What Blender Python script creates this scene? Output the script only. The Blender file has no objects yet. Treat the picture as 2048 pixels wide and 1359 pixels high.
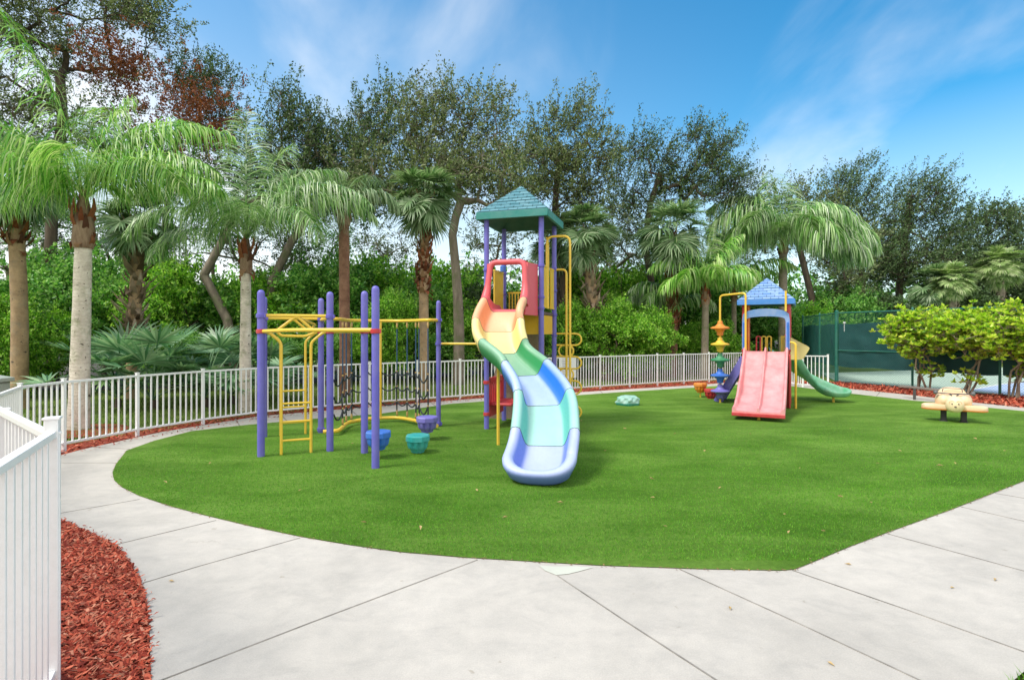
import bpy, math, random
import numpy as np
from mathutils import Vector, Matrix
random.seed(7)
R = math.radians
SC = bpy.context.scene
COL = SC.collection

# ------------------------------------------------------------ camera
CAMH, FPX, HY = 1.7, 1100.0, 666.0
cd = bpy.data.cameras.new('camera'); cam = bpy.data.objects.new('camera', cd); COL.objects.link(cam)
cam.location = (0, 0, CAMH); cam.rotation_euler = (R(90), 0, 0)
cd.sensor_width = 36; cd.lens = 36*FPX/2048; cd.shift_y = -(679.5-HY)/2048; cd.clip_end = 3000; cd.clip_start = .05
SC.camera = cam

# ------------------------------------------------------------ light
SUN_EL, SUN_AZ = 56, -118      # azimuth from +Y, clockwise positive (negative: from the left)
w = bpy.data.worlds.new('World'); SC.world = w; w.use_nodes = True
nt = w.node_tree; nt.nodes.clear()
def N(t, **kw):
    n = nt.nodes.new(t)
    for k, v in kw.items(): setattr(n, k, v)
    return n
LK = lambda a, b: nt.links.new(a, b)
sky = N('ShaderNodeTexSky', sky_type='NISHITA', sun_disc=False)
sky.sun_elevation = R(SUN_EL); sky.sun_rotation = R(SUN_AZ); sky.air_density = 1.0; sky.dust_density = .6; sky.ozone_density = 2.0
hs = N('ShaderNodeHueSaturation'); hs.inputs['Saturation'].default_value = 1.36; hs.inputs['Value'].default_value = .62
tn = N('ShaderNodeMixRGB', blend_type='MULTIPLY'); tn.inputs[0].default_value = 1; tn.inputs[2].default_value = (.88, 1.06, 1.0, 1)
LK(sky.outputs[0], tn.inputs[1]); LK(tn.outputs[0], hs.inputs['Color'])
tc = N('ShaderNodeTexCoord'); sep = N('ShaderNodeSeparateXYZ'); LK(tc.outputs['Generated'], sep.inputs[0])
az = N('ShaderNodeMath', operation='ADD'); LK(sep.outputs[2], az.inputs[0]); az.inputs[1].default_value = .22
dx = N('ShaderNodeMath', operation='DIVIDE'); LK(sep.outputs[0], dx.inputs[0]); LK(az.outputs[0], dx.inputs[1])
dy = N('ShaderNodeMath', operation='DIVIDE'); LK(sep.outputs[1], dy.inputs[0]); LK(az.outputs[0], dy.inputs[1])
cmb = N('ShaderNodeCombineXYZ'); LK(dx.outputs[0], cmb.inputs[0]); LK(dy.outputs[0], cmb.inputs[1])
mp = N('ShaderNodeMapping'); mp.inputs['Rotation'].default_value = (0, 0, R(38)); mp.inputs['Scale'].default_value = (1.0, .42, 1); mp.inputs['Location'].default_value = (.7, .3, 0)
LK(cmb.outputs[0], mp.inputs[0])
nz = N('ShaderNodeTexNoise'); nz.inputs['Scale'].default_value = 1.5; nz.inputs['Detail'].default_value = 8; nz.inputs['Roughness'].default_value = .5; nz.inputs['Distortion'].default_value = .5
LK(mp.outputs[0], nz.inputs['Vector'])
cr = N('ShaderNodeValToRGB'); cr.color_ramp.elements[0].position = .42; cr.color_ramp.elements[1].position = .80
cr.color_ramp.interpolation = 'EASE'
LK(nz.outputs[0], cr.inputs[0])
# thin cloud thickens towards the horizon
hz = N('ShaderNodeMapRange'); hz.inputs['From Min'].default_value = .03; hz.inputs['From Max'].default_value = .34; hz.inputs['To Min'].default_value = .55; hz.inputs['To Max'].default_value = 0; hz.clamp = True
LK(sep.outputs[2], hz.inputs[0])
# whiter to the left (towards the sun)
lf = N('ShaderNodeMapRange'); lf.inputs['From Min'].default_value = -.75; lf.inputs['From Max'].default_value = .55; lf.inputs['To Min'].default_value = .50; lf.inputs['To Max'].default_value = 0; lf.clamp = True
LK(sep.outputs[0], lf.inputs[0])
lz = N('ShaderNodeMapRange'); lz.inputs['From Min'].default_value = .1; lz.inputs['From Max'].default_value = .6; lz.inputs['To Min'].default_value = 1; lz.inputs['To Max'].default_value = .1; lz.clamp = True
LK(sep.outputs[2], lz.inputs[0])
lm = N('ShaderNodeMath', operation='MULTIPLY'); LK(lf.outputs[0], lm.inputs[0]); LK(lz.outputs[0], lm.inputs[1])
c1 = N('ShaderNodeMath', operation='MULTIPLY'); LK(cr.outputs[0], c1.inputs[0]); c1.inputs[1].default_value = .72
mx = N('ShaderNodeMath', operation='MAXIMUM'); LK(c1.outputs[0], mx.inputs[0]); LK(hz.outputs[0], mx.inputs[1])
ad0 = N('ShaderNodeMath', operation='ADD', use_clamp=True); LK(mx.outputs[0], ad0.inputs[0]); LK(lm.outputs[0], ad0.inputs[1])
# added unseen white cloud overhead and behind the camera, as soft neutral fill
bk = N('ShaderNodeMapRange'); bk.inputs['From Min'].default_value = .45; bk.inputs['From Max'].default_value = -.15; bk.inputs['To Min'].default_value = 0; bk.inputs['To Max'].default_value = 1; bk.clamp = True
LK(sep.outputs[1], bk.inputs[0])
ad = N('ShaderNodeMath', operation='MAXIMUM'); LK(ad0.outputs[0], ad.inputs[0]); LK(bk.outputs[0], ad.inputs[1])
mc = N('ShaderNodeMixRGB'); LK(ad.outputs[0], mc.inputs[0]); LK(hs.outputs[0], mc.inputs[1]); mc.inputs[2].default_value = (3.85, 3.76, 3.66, 1)
bg = N('ShaderNodeBackground'); bg.inputs[1].default_value = .15; LK(mc.outputs[0], bg.inputs[0])
wo = N('ShaderNodeOutputWorld'); LK(bg.outputs[0], wo.inputs[0])

sd = bpy.data.lights.new('sun', 'SUN'); sd.energy = 1.45; sd.angle = R(16); sd.color = (1, .95, .88)
so = bpy.data.objects.new('sun', sd); COL.objects.link(so)
el, a_ = R(SUN_EL), R(SUN_AZ)
dv = Vector((math.sin(a_)*math.cos(el), math.cos(a_)*math.cos(el), math.sin(el)))
so.rotation_euler = dv.to_track_quat('Z', 'Y').to_euler(); so.location = dv*60
SC.view_settings.view_transform = 'Standard'; SC.view_settings.look = 'None'; SC.view_settings.gamma = 1
SC.view_settings.exposure = 1.24
try: SC.cycles.max_bounces = 8; SC.cycles.transparent_max_bounces = 8
except Exception: pass

# ------------------------------------------------------------ helpers
def gp(x, y, z=0.0):                      # a place on the ground from where it shows in the photo
    D = (CAMH-z)*FPX/(y-HY); return Vector(((x-1024)/FPX*D, D, z))
def at(x, y, D):                          # a place at distance D
    return Vector(((x-1024)/FPX*D, D, CAMH-(y-HY)/FPX*D))
def lin(h):
    h = h.lstrip('#'); o = []
    for i in (0, 2, 4):
        c = int(h[i:i+2], 16)/255
        o.append(c/12.92 if c <= .04045 else ((c+.055)/1.055)**2.4)
    return o
def mixc(a, b, t): return [a[i]*(1-t)+b[i]*t for i in range(3)]
def sc(c, k): return [min(1, x*k) for x in c]

ORG = {}
def tag(o, label=None, cat=None, group=None, kind=None):
    if label: o['label'] = label
    if cat: o['category'] = cat
    if group: o['group'] = group
    if kind: o['kind'] = kind
    return o
def thing(name, label, cat, loc=(0, 0, 0), group=None):
    o = bpy.data.objects.new(name, None); COL.objects.link(o); o.location = loc; o.empty_display_size = .1
    ORG[o.name] = Vector(loc)
    return tag(o, label, cat, group)
def kids(o): return [c for c in bpy.data.objects if c.parent == o]
def dup(root, loc, rz=0, s=1, label=None, sz=None, tilt=(0, 0)):
    r = root.copy(); COL.objects.link(r); r.location = loc; r.rotation_euler = (tilt[0], tilt[1], rz)
    r.scale = (s, s, sz if sz else s)
    if label: r['label'] = label
    for c in kids(root):
        d = c.copy(); COL.objects.link(d); d.parent = r
        for g in kids(c):
            e = g.copy(); COL.objects.link(e); e.parent = d
    return r
def place(r, loc, rz=0, s=1, sz=None):
    r.location = loc; r.rotation_euler = (0, 0, rz); r.scale = (s, s, sz if sz else s)

def mesh_np(name, V, F, mat, parent=None, smooth=False):
    V = np.asarray(V, dtype=np.float32); F = np.asarray(F, dtype=np.int32)
    if parent is not None: V = V - np.array(ORG[parent.name], dtype=np.float32)
    k = F.shape[1]
    me = bpy.data.meshes.new(name)
    me.vertices.add(len(V)); me.vertices.foreach_set('co', V.ravel())
    me.loops.add(F.size); me.loops.foreach_set('vertex_index', F.ravel())
    me.polygons.add(len(F))
    me.polygons.foreach_set('loop_start', np.arange(0, F.size, k, dtype=np.int32))
    try: me.polygons.foreach_set('loop_total', np.full(len(F), k, dtype=np.int32))
    except Exception: pass
    if smooth: me.polygons.foreach_set('use_smooth', np.ones(len(F), dtype=bool))
    me.update(calc_edges=True)
    me.materials.append(mat)
    o = bpy.data.objects.new(name, me); COL.objects.link(o)
    if parent is not None: o.parent = parent; ORG[o.name] = ORG[parent.name]
    return o

class MB:
    def __init__(s): s.v = []; s.f = []
    def add(s, vs, fs):
        n = len(s.v); s.v += [tuple(p) for p in vs]; s.f += [tuple(i+n for i in f) for f in fs]; return s
    def box(s, c, size, ax=None, ay=None, az=None):
        c = Vector(c); ax = Vector(ax or (1, 0, 0)).normalized()
        az = Vector(az or (0, 0, 1)).normalized(); ay = Vector(ay).normalized() if ay else az.cross(ax).normalized()
        x, y, z = size[0]/2, size[1]/2, size[2]/2
        vs = [c+ax*i*x+ay*j*y+az*k*z for k in (-1, 1) for j in (-1, 1) for i in (-1, 1)]
        return s.add(vs, [(0, 2, 3, 1), (4, 5, 7, 6), (0, 1, 5, 4), (2, 6, 7, 3), (0, 4, 6, 2), (1, 3, 7, 5)])
    def bar(s, a, b, wd, ht, up=(0, 0, 1)):
        a, b = Vector(a), Vector(b); d = (b-a); L = d.length; d.normalize(); upv = Vector(up)
        side = upv.cross(d)
        if side.length < 1e-4: side = Vector((1, 0, 0))
        side.normalize(); u2 = d.cross(side)
        return s.box((a+b)/2, (L, wd, ht), ax=d, ay=side, az=u2)
    def tube(s, pts, r, seg=10, closed=False, caps=True):
        pts = [Vector(p) for p in pts]; n = len(pts)
        rs = r if isinstance(r, (list, tuple)) else [r]*n
        rings = []; prev = None
        for i, p in enumerate(pts):
            if closed: t = pts[(i+1) % n]-pts[i-1]
            else: t = pts[min(i+1, n-1)]-pts[max(i-1, 0)]
            t.normalize()
            if prev is None:
                a = Vector((0, 0, 1)) if abs(t.z) < .9 else Vector((1, 0, 0))
                e1 = a.cross(t).normalized()
            else:
                e1 = (prev - t*prev.dot(t)).normalized()
            prev = e1; e2 = t.cross(e1)
            rings.append([p+(e1*math.cos(2*math.pi*k/seg)+e2*math.sin(2*math.pi*k/seg))*rs[i] for k in range(seg)])
        vs = [q for rr in rings for q in rr]; fs = []
        m = n if closed else n-1
        for i in range(m):
            j = (i+1) % n
            for k in range(seg): fs.append((i*seg+k, i*seg+(k+1) % seg, j*seg+(k+1) % seg, j*seg+k))
        if not closed and caps: fs.append(tuple(range(seg-1, -1, -1))); fs.append(tuple((n-1)*seg+k for k in range(seg)))
        return s.add(vs, fs)
    def lathe(s, c, prof, seg=20, mod=None):
        c = Vector(c); vs = []; fs = []
        for (r, z) in prof:
            for k in range(seg):
                a = 2*math.pi*k/seg; rr = r*(mod(a, r, z) if mod else 1)
                vs.append(c+Vector((rr*math.cos(a), rr*math.sin(a), z)))
        for i in range(len(prof)-1):
            for k in range(seg): fs.append((i*seg+k, i*seg+(k+1) % seg, (i+1)*seg+(k+1) % seg, (i+1)*seg+k))
        fs.append(tuple(range(seg-1, -1, -1))); fs.append(tuple((len(prof)-1)*seg+k for k in range(seg)))
        return s.add(vs, fs)
    def prism(s, poly, off):                   # polygon of 3-D points pushed by the vector off
        n = len(poly); off = Vector(off); a = [Vector(p) for p in poly]; vs = a+[p+off for p in a]
        fs = [tuple(range(n-1, -1, -1)), tuple(range(n, 2*n))]+[(i, (i+1) % n, n+(i+1) % n, n+i) for i in range(n)]
        return s.add(vs, fs)
    def loft(s, rings, closed_ring=True, caps=False):
        n = len(rings[0]); vs = [q for r in rings for q in r]; fs = []
        for i in range(len(rings)-1):
            for k in range(n if closed_ring else n-1):
                fs.append((i*n+k, i*n+(k+1) % n, (i+1)*n+(k+1) % n, (i+1)*n+k))
        if caps: fs.append(tuple(range(n-1, -1, -1))); fs.append(tuple((len(rings)-1)*n+k for k in range(n)))
        return s.add(vs, fs)
    def build(s, name, mat, parent=None, smooth=True, bevel=0, ang=38):
        me = bpy.data.meshes.new(name)
        o0 = ORG[parent.name] if parent is not None else Vector((0, 0, 0))
        me.from_pydata([tuple(Vector(p)-o0) for p in s.v], [], s.f); me.update()
        import bmesh
        bm = bmesh.new(); bm.from_mesh(me); bmesh.ops.recalc_face_normals(bm, faces=bm.faces); bm.to_mesh(me); bm.free()
        if smooth:
            me.polygons.foreach_set('use_smooth', [True]*len(me.polygons))
            try: me.set_sharp_from_angle(angle=R(ang))
            except Exception: pass
        me.materials.append(mat)
        o = bpy.data.objects.new(name, me); COL.objects.link(o)
        if parent is not None: o.parent = parent; ORG[o.name] = o0.copy()
        if bevel:
            b = o.modifiers.new('bevel', 'BEVEL'); b.width = bevel; b.segments = 2; b.limit_method = 'ANGLE'
        return o

def spline(P, n=8, closed=False):          # Catmull-Rom through points
    P = [Vector(p) for p in P]; m = len(P); out = []
    rng = range(m) if closed else range(m-1)
    for i in rng:
        if closed: p0, p1, p2, p3 = P[i-1], P[i], P[(i+1) % m], P[(i+2) % m]
        else: p0, p1, p2, p3 = P[max(i-1, 0)], P[i], P[i+1], P[min(i+2, m-1)]
        for k in range(n):
            t = k/n
            out.append(.5*((2*p1)+(p2-p0)*t+(2*p0-5*p1+4*p2-p3)*t*t+(-p0+3*p1-3*p2+p3)*t**3))
    if not closed: out.append(P[-1].copy())
    return out
def rounded(P, r=.08, n=5):                # polyline with rounded corners
    P = [Vector(p) for p in P]; out = [P[0]]
    for i in range(1, len(P)-1):
        a = P[i-1]-P[i]; b = P[i+1]-P[i]; rr = min(r, a.length*.48, b.length*.48)
        A = P[i]+a.normalized()*rr; B = P[i]+b.normalized()*rr
        for k in range(n+1):
            t = k/n; out.append(A*(1-t)**2+P[i]*2*t*(1-t)+B*t*t)
    out.append(P[-1]); return out

# ------------------------------------------------------------ materials
def newmat(name):
    m = bpy.data.materials.new(name); m.use_nodes = True; t = m.node_tree; b = t.nodes['Principled BSDF']; return m, t, b
def noise(t, scale, detail=4, rough=.55, coord='Object', vscale=None, dist=0):
    c = t.nodes.new('ShaderNodeTexCoord'); n = t.nodes.new('ShaderNodeTexNoise')
    n.inputs['Scale'].default_value = scale; n.inputs['Detail'].default_value = detail; n.inputs['Roughness'].default_value = rough; n.inputs['Distortion'].default_value = dist
    if vscale:
        m = t.nodes.new('ShaderNodeMapping'); m.inputs['Scale'].default_value = vscale; t.links.new(c.outputs[coord], m.inputs[0]); t.links.new(m.outputs[0], n.inputs['Vector'])
    else: t.links.new(c.outputs[coord], n.inputs['Vector'])
    return n
def ramp(t, src, stops):
    r = t.nodes.new('ShaderNodeValToRGB'); e = r.color_ramp.elements
    while len(e) < len(stops): e.new(.5)
    for i, (p, c) in enumerate(stops): e[i].position = p; e[i].color = (*c, 1)
    t.links.new(src, r.inputs[0]); return r
def bump(t, b, src, strength=.3, dist=.01):
    u = t.nodes.new('ShaderNodeBump'); u.inputs['Strength'].default_value = strength; u.inputs['Distance'].default_value = dist
    t.links.new(src, u.inputs['Height']); t.links.new(u.outputs[0], b.inputs['Normal']); return u
def mixn(t, f, a, b, mode='MIX'):
    m = t.nodes.new('ShaderNodeMixRGB'); m.blend_type = mode
    for i, x in ((0, f), (1, a), (2, b)):
        if hasattr(x, 'links'): t.links.new(x, m.inputs[i])
        elif i == 0: m.inputs[0].default_value = x
        else: m.inputs[i].default_value = (*x, 1)
    return m.outputs[0]
def plastic(name, col, rough=.42, fade=.12, dirt=.12, sc_=5):
    m, t, b = newmat(name); c = lin(col) if isinstance(col, str) else col
    n1 = noise(t, sc_, 6, .6); r1 = ramp(t, n1.outputs[0], [(.35, c), (.75, mixc(c, (.75, .75, .75), fade))])
    n2 = noise(t, sc_*7, 5, .7); r2 = ramp(t, n2.outputs[0], [(.45, (1, 1, 1)), (.8, (1-dirt, 1-dirt, 1-dirt*1.1))])
    o = mixn(t, 1, r1.outputs[0], r2.outputs[0], 'MULTIPLY'); t.links.new(o, b.inputs['Base Color'])
    rr = t.nodes.new('ShaderNodeMapRange'); rr.inputs['To Min'].default_value = rough-.08; rr.inputs['To Max'].default_value = rough+.18
    t.links.new(n2.outputs[0], rr.inputs[0]); t.links.new(rr.outputs[0], b.inputs['Roughness'])
    bump(t, b, n2.outputs[0], .06, .004)
    return m
def slidemat(name, deep_col, faded, rough=.38):  # mask blends deep wall colour, part painted shade, into faded plastic
    m, t, b = newmat(name); at_ = t.nodes.new('ShaderNodeAttribute'); at_.attribute_name = 'wear_shade'
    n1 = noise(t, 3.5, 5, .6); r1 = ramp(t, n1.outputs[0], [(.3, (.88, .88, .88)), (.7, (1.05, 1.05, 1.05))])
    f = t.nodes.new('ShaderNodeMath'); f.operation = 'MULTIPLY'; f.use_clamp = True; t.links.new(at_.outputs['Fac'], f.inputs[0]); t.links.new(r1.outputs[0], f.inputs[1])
    o = mixn(t, f.outputs[0], deep_col, faded)
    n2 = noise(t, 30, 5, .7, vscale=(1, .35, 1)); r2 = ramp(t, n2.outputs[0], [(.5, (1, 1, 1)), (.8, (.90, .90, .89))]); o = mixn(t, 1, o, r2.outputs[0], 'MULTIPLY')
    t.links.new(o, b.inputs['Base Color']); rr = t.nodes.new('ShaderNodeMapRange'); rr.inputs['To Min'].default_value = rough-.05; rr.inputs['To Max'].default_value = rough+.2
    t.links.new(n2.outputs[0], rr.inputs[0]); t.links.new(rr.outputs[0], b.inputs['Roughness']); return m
def leafmat(name, cols, trans=.35, rough=.5):
    m, t, b = newmat(name); g = t.nodes.new('ShaderNodeNewGeometry')
    st = [(i/(max(1, len(cols)-1)), lin(c)) for i, c in enumerate(cols)]
    r = ramp(t, g.outputs['Random Per Island'], st)
    n = noise(t, .8, 3); rn = ramp(t, n.outputs[0], [(.3, (.82, .82, .82)), (.7, (1.15, 1.15, 1.1))])
    o = mixn(t, 1, r.outputs[0], rn.outputs[0], 'MULTIPLY')
    t.links.new(o, b.inputs['Base Color']); b.inputs['Roughness'].default_value = rough
    tr = t.nodes.new('ShaderNodeBsdfTranslucent'); br = mixn(t, 1, o, (1.0, 1.08, .7), 'MULTIPLY'); t.links.new(br, tr.inputs[0])
    mx = t.nodes.new('ShaderNodeMixShader'); mx.inputs[0].default_value = trans
    out = t.nodes['Material Output']; t.links.new(b.outputs[0], mx.inputs[1]); t.links.new(tr.outputs[0], mx.inputs[2]); t.links.new(mx.outputs[0], out.inputs[0])
    return m
def barkmat(name, c1, c2, scale=6, vs=(1, 1, .25), bs=.8, moss=None):
    m, t, b = newmat(name); n = noise(t, scale, 8, .65, vscale=vs); r = ramp(t, n.outputs[0], [(.3, lin(c1)), (.7, lin(c2))])
    src = r.outputs[0]
    if moss:
        n2 = noise(t, 2.2, 5, .6); f = ramp(t, n2.outputs[0], [(.5, (0, 0, 0)), (.62, (1, 1, 1))]); src = mixn(t, f.outputs[0], src, lin(moss))
    t.links.new(src, b.inputs['Base Color']); b.inputs['Roughness'].default_value = .9; bump(t, b, n.outputs[0], bs, .03); return m
def ringmat(name, c1, c2, ring=7, moss='#6d7a4a'):
    m, t, b = newmat(name); c = t.nodes.new('ShaderNodeTexCoord'); wv = t.nodes.new('ShaderNodeTexWave'); wv.bands_direction = 'Z'
    wv.inputs['Scale'].default_value = ring; wv.inputs['Distortion'].default_value = 9; wv.inputs['Detail'].default_value = 3; wv.inputs['Detail Scale'].default_value = 1.5
    t.links.new(c.outputs['Object'], wv.inputs['Vector'])
    n = noise(t, 5, 8, .7); r = ramp(t, n.outputs[0], [(.3, lin(c1)), (.62, lin(c2))])
    rw = ramp(t, wv.outputs[0], [(0, (.84, .82, .80)), (.2, (1, 1, 1))])
    o = mixn(t, .7, r.outputs[0], rw.outputs[0], 'MULTIPLY')
    n2 = noise(t, 1.8, 6, .7); f = ramp(t, n2.outputs[0], [(.52, (0, 0, 0)), (.66, (.75, .75, .75))]); o = mixn(t, f.outputs[0], o, lin(moss))
    n3 = noise(t, 14, 3, .5); f3 = ramp(t, n3.outputs[0], [(.66, (0, 0, 0)), (.7, (1, 1, 1))]); o = mixn(t, f3.outputs[0], o, lin('#4b433b'))
    t.links.new(o, b.inputs['Base Color']); b.inputs['Roughness'].default_value = .9; bump(t, b, wv.outputs[0], .18, .015); return m

M = {}
M['white_metal'] = plastic('white_metal', [.85, .86, .87], .35, .03, .08, 3)
M['purple'] = plastic('purple_post', [.135, .125, .54], .38, .10, .10, 3)
M['purple_cl'] = plastic('purple_collar', [.115, .10, .50], .38, .06, .08, 3)
M['yellow'] = plastic('yellow_tube', [.84, .56, .05], .32, .06, .12, 6)
M['yellow_panel'] = plastic('yellow_panel', [.80, .48, .02], .4, .06, .10, 4)
M['red'] = plastic('red_plastic', [.52, .022, .03], .4, .10, .1)
M['hood'] = plastic('faded_red_hood', [.62, .075, .09], .42, .22, .1)
M['orange'] = plastic('orange_slide', [.78, .33, .12], .42, .22, .1)
M['cream'] = plastic('pale_yellow_slide', [.80, .66, .24], .45, .3, .12)
M['green_s'] = plastic('green_slide', [.11, .36, .20], .42, .45, .1)
M['blue_s'] = plastic('blue_slide', [.12, .32, .72], .40, .45, .08)
M['teal_s'] = plastic('teal_slide', [.17, .56, .50], .42, .35, .1)
M['peri_s'] = plastic('periwinkle_slide', [.25, .36, .78], .42, .35, .1)
M['pink'] = plastic('faded_pink_slide', [.74, .27, .28], .42, .30, .14)
M['green_pl'] = plastic('green_plastic', [.03, .26, .11], .42, .12, .1)
M['green_sl2'] = plastic('mint_slide', [.13, .46, .25], .42, .35, .1)
M['blue_pl'] = plastic('blue_plastic', [.02, .15, .62], .4, .12, .1)
M['arch_blue'] = plastic('light_blue_arch', [.17, .35, .74], .42, .3, .08)
M['teal_pl'] = plastic('teal_plastic', [.02, .38, .37], .42, .14, .1)
M['violet_pl'] = plastic('violet_plastic', [.17, .15, .56], .42, .14, .1)
M['orange_pl'] = plastic('orange_plastic', [.80, .26, .02], .4, .1, .1)
M['pale_yellow'] = plastic('pale_yellow_panel', [.78, .66, .25], .45, .15, .12)
M['tan'] = plastic('tan_rider', [.85, .60, .36], .42, .22, .08)
M['tan_edge'] = plastic('orange_rim', [.80, .25, .05], .42, .08, .08)
M['face'] = plastic('pale_face', [.84, .68, .42], .45, .1, .06)
M['black'] = plastic('black_rubber', [.012, .012, .014], .5, .03, .05)
M['ball'] = plastic('grey_ball', [.10, .10, .11], .3, .1, .05)
M['rope'] = plastic('dark_rope', [.012, .02, .03], .7, .05, .05, 30)
M['rope_blue'] = plastic('blue_rope', [.015, .07, .16], .6, .05, .05, 30)
M['brass'] = plastic('brass', [.5, .33, .12], .3, .05, .05)
M['tan_wall'] = plastic('brown_wall', [.25, .17, .11], .7, .2, .4, 4)
M['boulder'] = plastic('teal_boulder', [.26, .52, .45], .5, .3, .2, 9)
M['boulder_rim'] = plastic('teal_boulder_base', [.01, .26, .20], .5, .1, .1, 9)
M['deck'] = plastic('brown_deck', [.10, .06, .05], .6, .1, .2)
M['green_metal'] = plastic('green_metal', [.008, .14, .10], .4, .06, .1)
M['beam'] = plastic('grey_beam', [.22, .17, .15], .7, .1, .2)
M['dark_metal'] = plastic('dark_metal', [.06, .055, .055], .5, .1, .1)
M['box_green'] = plastic('pale_green_box', [.36, .42, .38], .5, .1, .15)
M['sign'] = plastic('sign_sheet', [.72, .72, .74], .5, .1, .1)
M['sign_ink'] = plastic('sign_ink', [.30, .31, .36], .6, .1, .1)
M['white_line'] = plastic('court_line', [.75, .76, .75], .7, .05, .1)

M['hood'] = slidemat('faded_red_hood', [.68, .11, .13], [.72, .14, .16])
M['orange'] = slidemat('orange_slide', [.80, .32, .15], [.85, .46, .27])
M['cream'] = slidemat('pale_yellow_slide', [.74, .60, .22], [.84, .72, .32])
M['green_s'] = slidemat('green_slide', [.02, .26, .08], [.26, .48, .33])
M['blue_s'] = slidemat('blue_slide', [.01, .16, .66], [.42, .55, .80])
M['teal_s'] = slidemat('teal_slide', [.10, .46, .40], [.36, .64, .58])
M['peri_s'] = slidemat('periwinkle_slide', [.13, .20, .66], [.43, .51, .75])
def shingles(name, col, lightc):
    m, t, b = newmat(name); c = t.nodes.new('ShaderNodeTexCoord')
    bt = t.nodes.new('ShaderNodeTexBrick'); bt.inputs['Scale'].default_value = 1; bt.inputs['Mortar Size'].default_value = .008
    bt.inputs['Brick Width'].default_value = .17; bt.inputs['Row Height'].default_value = .082
    bt.inputs['Color1'].default_value = (*col, 1); bt.inputs['Color2'].default_value = (*sc(mixc(col, lightc, .35), 1), 1); bt.inputs['Mortar'].default_value = (*sc(col, .45), 1)
    t.links.new(c.outputs['UV'], bt.inputs['Vector']); n = noise(t, 9, 5)
    r = ramp(t, n.outputs[0], [(.3, (.9, .9, .9)), (.7, (1.1, 1.1, 1.1))]); o = mixn(t, 1, bt.outputs[0], r.outputs[0], 'MULTIPLY')
    t.links.new(o, b.inputs['Base Color']); b.inputs['Roughness'].default_value = .5; bump(t, b, bt.outputs['Fac'], -.8, .02); return m
M['roof_teal'] = shingles('teal_shingle', [.085, .25, .31], [.3, .5, .56])
M['roof_blue'] = shingles('blue_shingle', [.17, .33, .66], [.55, .68, .85])
M['fascia_teal'] = plastic('teal_fascia', [.02, .23, .21], .45, .1, .1)
M['fascia_blue'] = plastic('blue_fascia', [.04, .23, .66], .45, .1, .1)
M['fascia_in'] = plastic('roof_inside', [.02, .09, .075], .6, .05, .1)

# grounds
def m_turf():
    m, t, b = newmat('artificial_turf')
    n1 = noise(t, 1.1, 5, .6, vscale=(.55, 1.4, 1), dist=.6); n2 = noise(t, 18, 6, .75); n3 = noise(t, 160, 3, .8)
    a = ramp(t, n1.outputs[0], [(.32, [.085, .215, .012]), (.68, [.18, .345, .045])])
    f = ramp(t, n2.outputs[0], [(.3, (.72, .75, .7)), (.7, (1.22, 1.18, 1.25))]); o = mixn(t, 1, a.outputs[0], f.outputs[0], 'MULTIPLY')
    g = ramp(t, n3.outputs[0], [(.3, (.5, .52, .5)), (.7, (1.45, 1.4, 1.4))]); o = mixn(t, .8, o, g.outputs[0], 'MULTIPLY')
    n5 = noise(t, .32, 4, .6, vscale=(1, 1.8, 1), dist=1.5); h = ramp(t, n5.outputs[0], [(.35, (.80, .82, .80)), (.65, (1.16, 1.12, 1.3))]); o = mixn(t, 1, o, h.outputs[0], 'MULTIPLY')
    t.links.new(o, b.inputs['Base Color']); b.inputs['Roughness'].default_value = .85; b.inputs['Specular IOR Level'].default_value = .2
    bump(t, b, n3.outputs[0], .9, .02); return m
def m_concrete():
    m, t, b = newmat('concrete')
    n1 = noise(t, .55, 7, .62, dist=.4); n2 = noise(t, 6, 8, .7); n3 = noise(t, 120, 4, .7); n4 = noise(t, 2.0, 6, .7, vscale=(1, 1.6, 1), dist=1.2)
    a = ramp(t, n1.outputs[0], [(.33, [.44, .42, .385]), (.66, [.58, .552, .505])])
    f = ramp(t, n2.outputs[0], [(.3, (.90, .90, .90)), (.65, (1.05, 1.04, 1.03))]); o = mixn(t, 1, a.outputs[0], f.outputs[0], 'MULTIPLY')
    g = ramp(t, n3.outputs[0], [(.25, (.84, .84, .84)), (.7, (1.06, 1.06, 1.06))]); o = mixn(t, 1, o, g.outputs[0], 'MULTIPLY')
    h = ramp(t, n4.outputs[0], [(.50, (1, 1, 1)), (.74, (.86, .865, .875))]); o = mixn(t, 1, o, h.outputs[0], 'MULTIPLY')
    n6 = noise(t, 11, 4, .5, dist=.3); q = ramp(t, n6.outputs[0], [(.70, (1, 1, 1)), (.76, (.78, .75, .70))]); o = mixn(t, 1, o, q.outputs[0], 'MULTIPLY')
    vo = t.nodes.new('ShaderNodeTexVoronoi'); vo.feature = 'DISTANCE_TO_EDGE'; vo.inputs['Scale'].default_value = .33
    cc_ = t.nodes.new('ShaderNodeTexCoord'); nd = noise(t, 2.5, 5, .7); va = t.nodes.new('ShaderNodeVectorMath'); va.operation = 'MULTIPLY_ADD'; va.inputs[1].default_value = (.5, .5, 0)
    t.links.new(nd.outputs[1], va.inputs[0]); t.links.new(cc_.outputs['Object'], va.inputs[2]); t.links.new(va.outputs[0], vo.inputs['Vector'])
    n7 = noise(t, .5, 2); cr_ = ramp(t, vo.outputs['Distance'], [(.0, (.72, .70, .66)), (.0022, (1, 1, 1))]); mk = ramp(t, n7.outputs[0], [(.56, (0, 0, 0)), (.6, (1, 1, 1))])
    o2 = mixn(t, 1, o, cr_.outputs[0], 'MULTIPLY'); o = mixn(t, mk.outputs[0], o, o2)
    t.links.new(o, b.inputs['Base Color']); b.inputs['Roughness'].default_value = .85; bump(t, b, n3.outputs[0], .35, .004); return m
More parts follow.
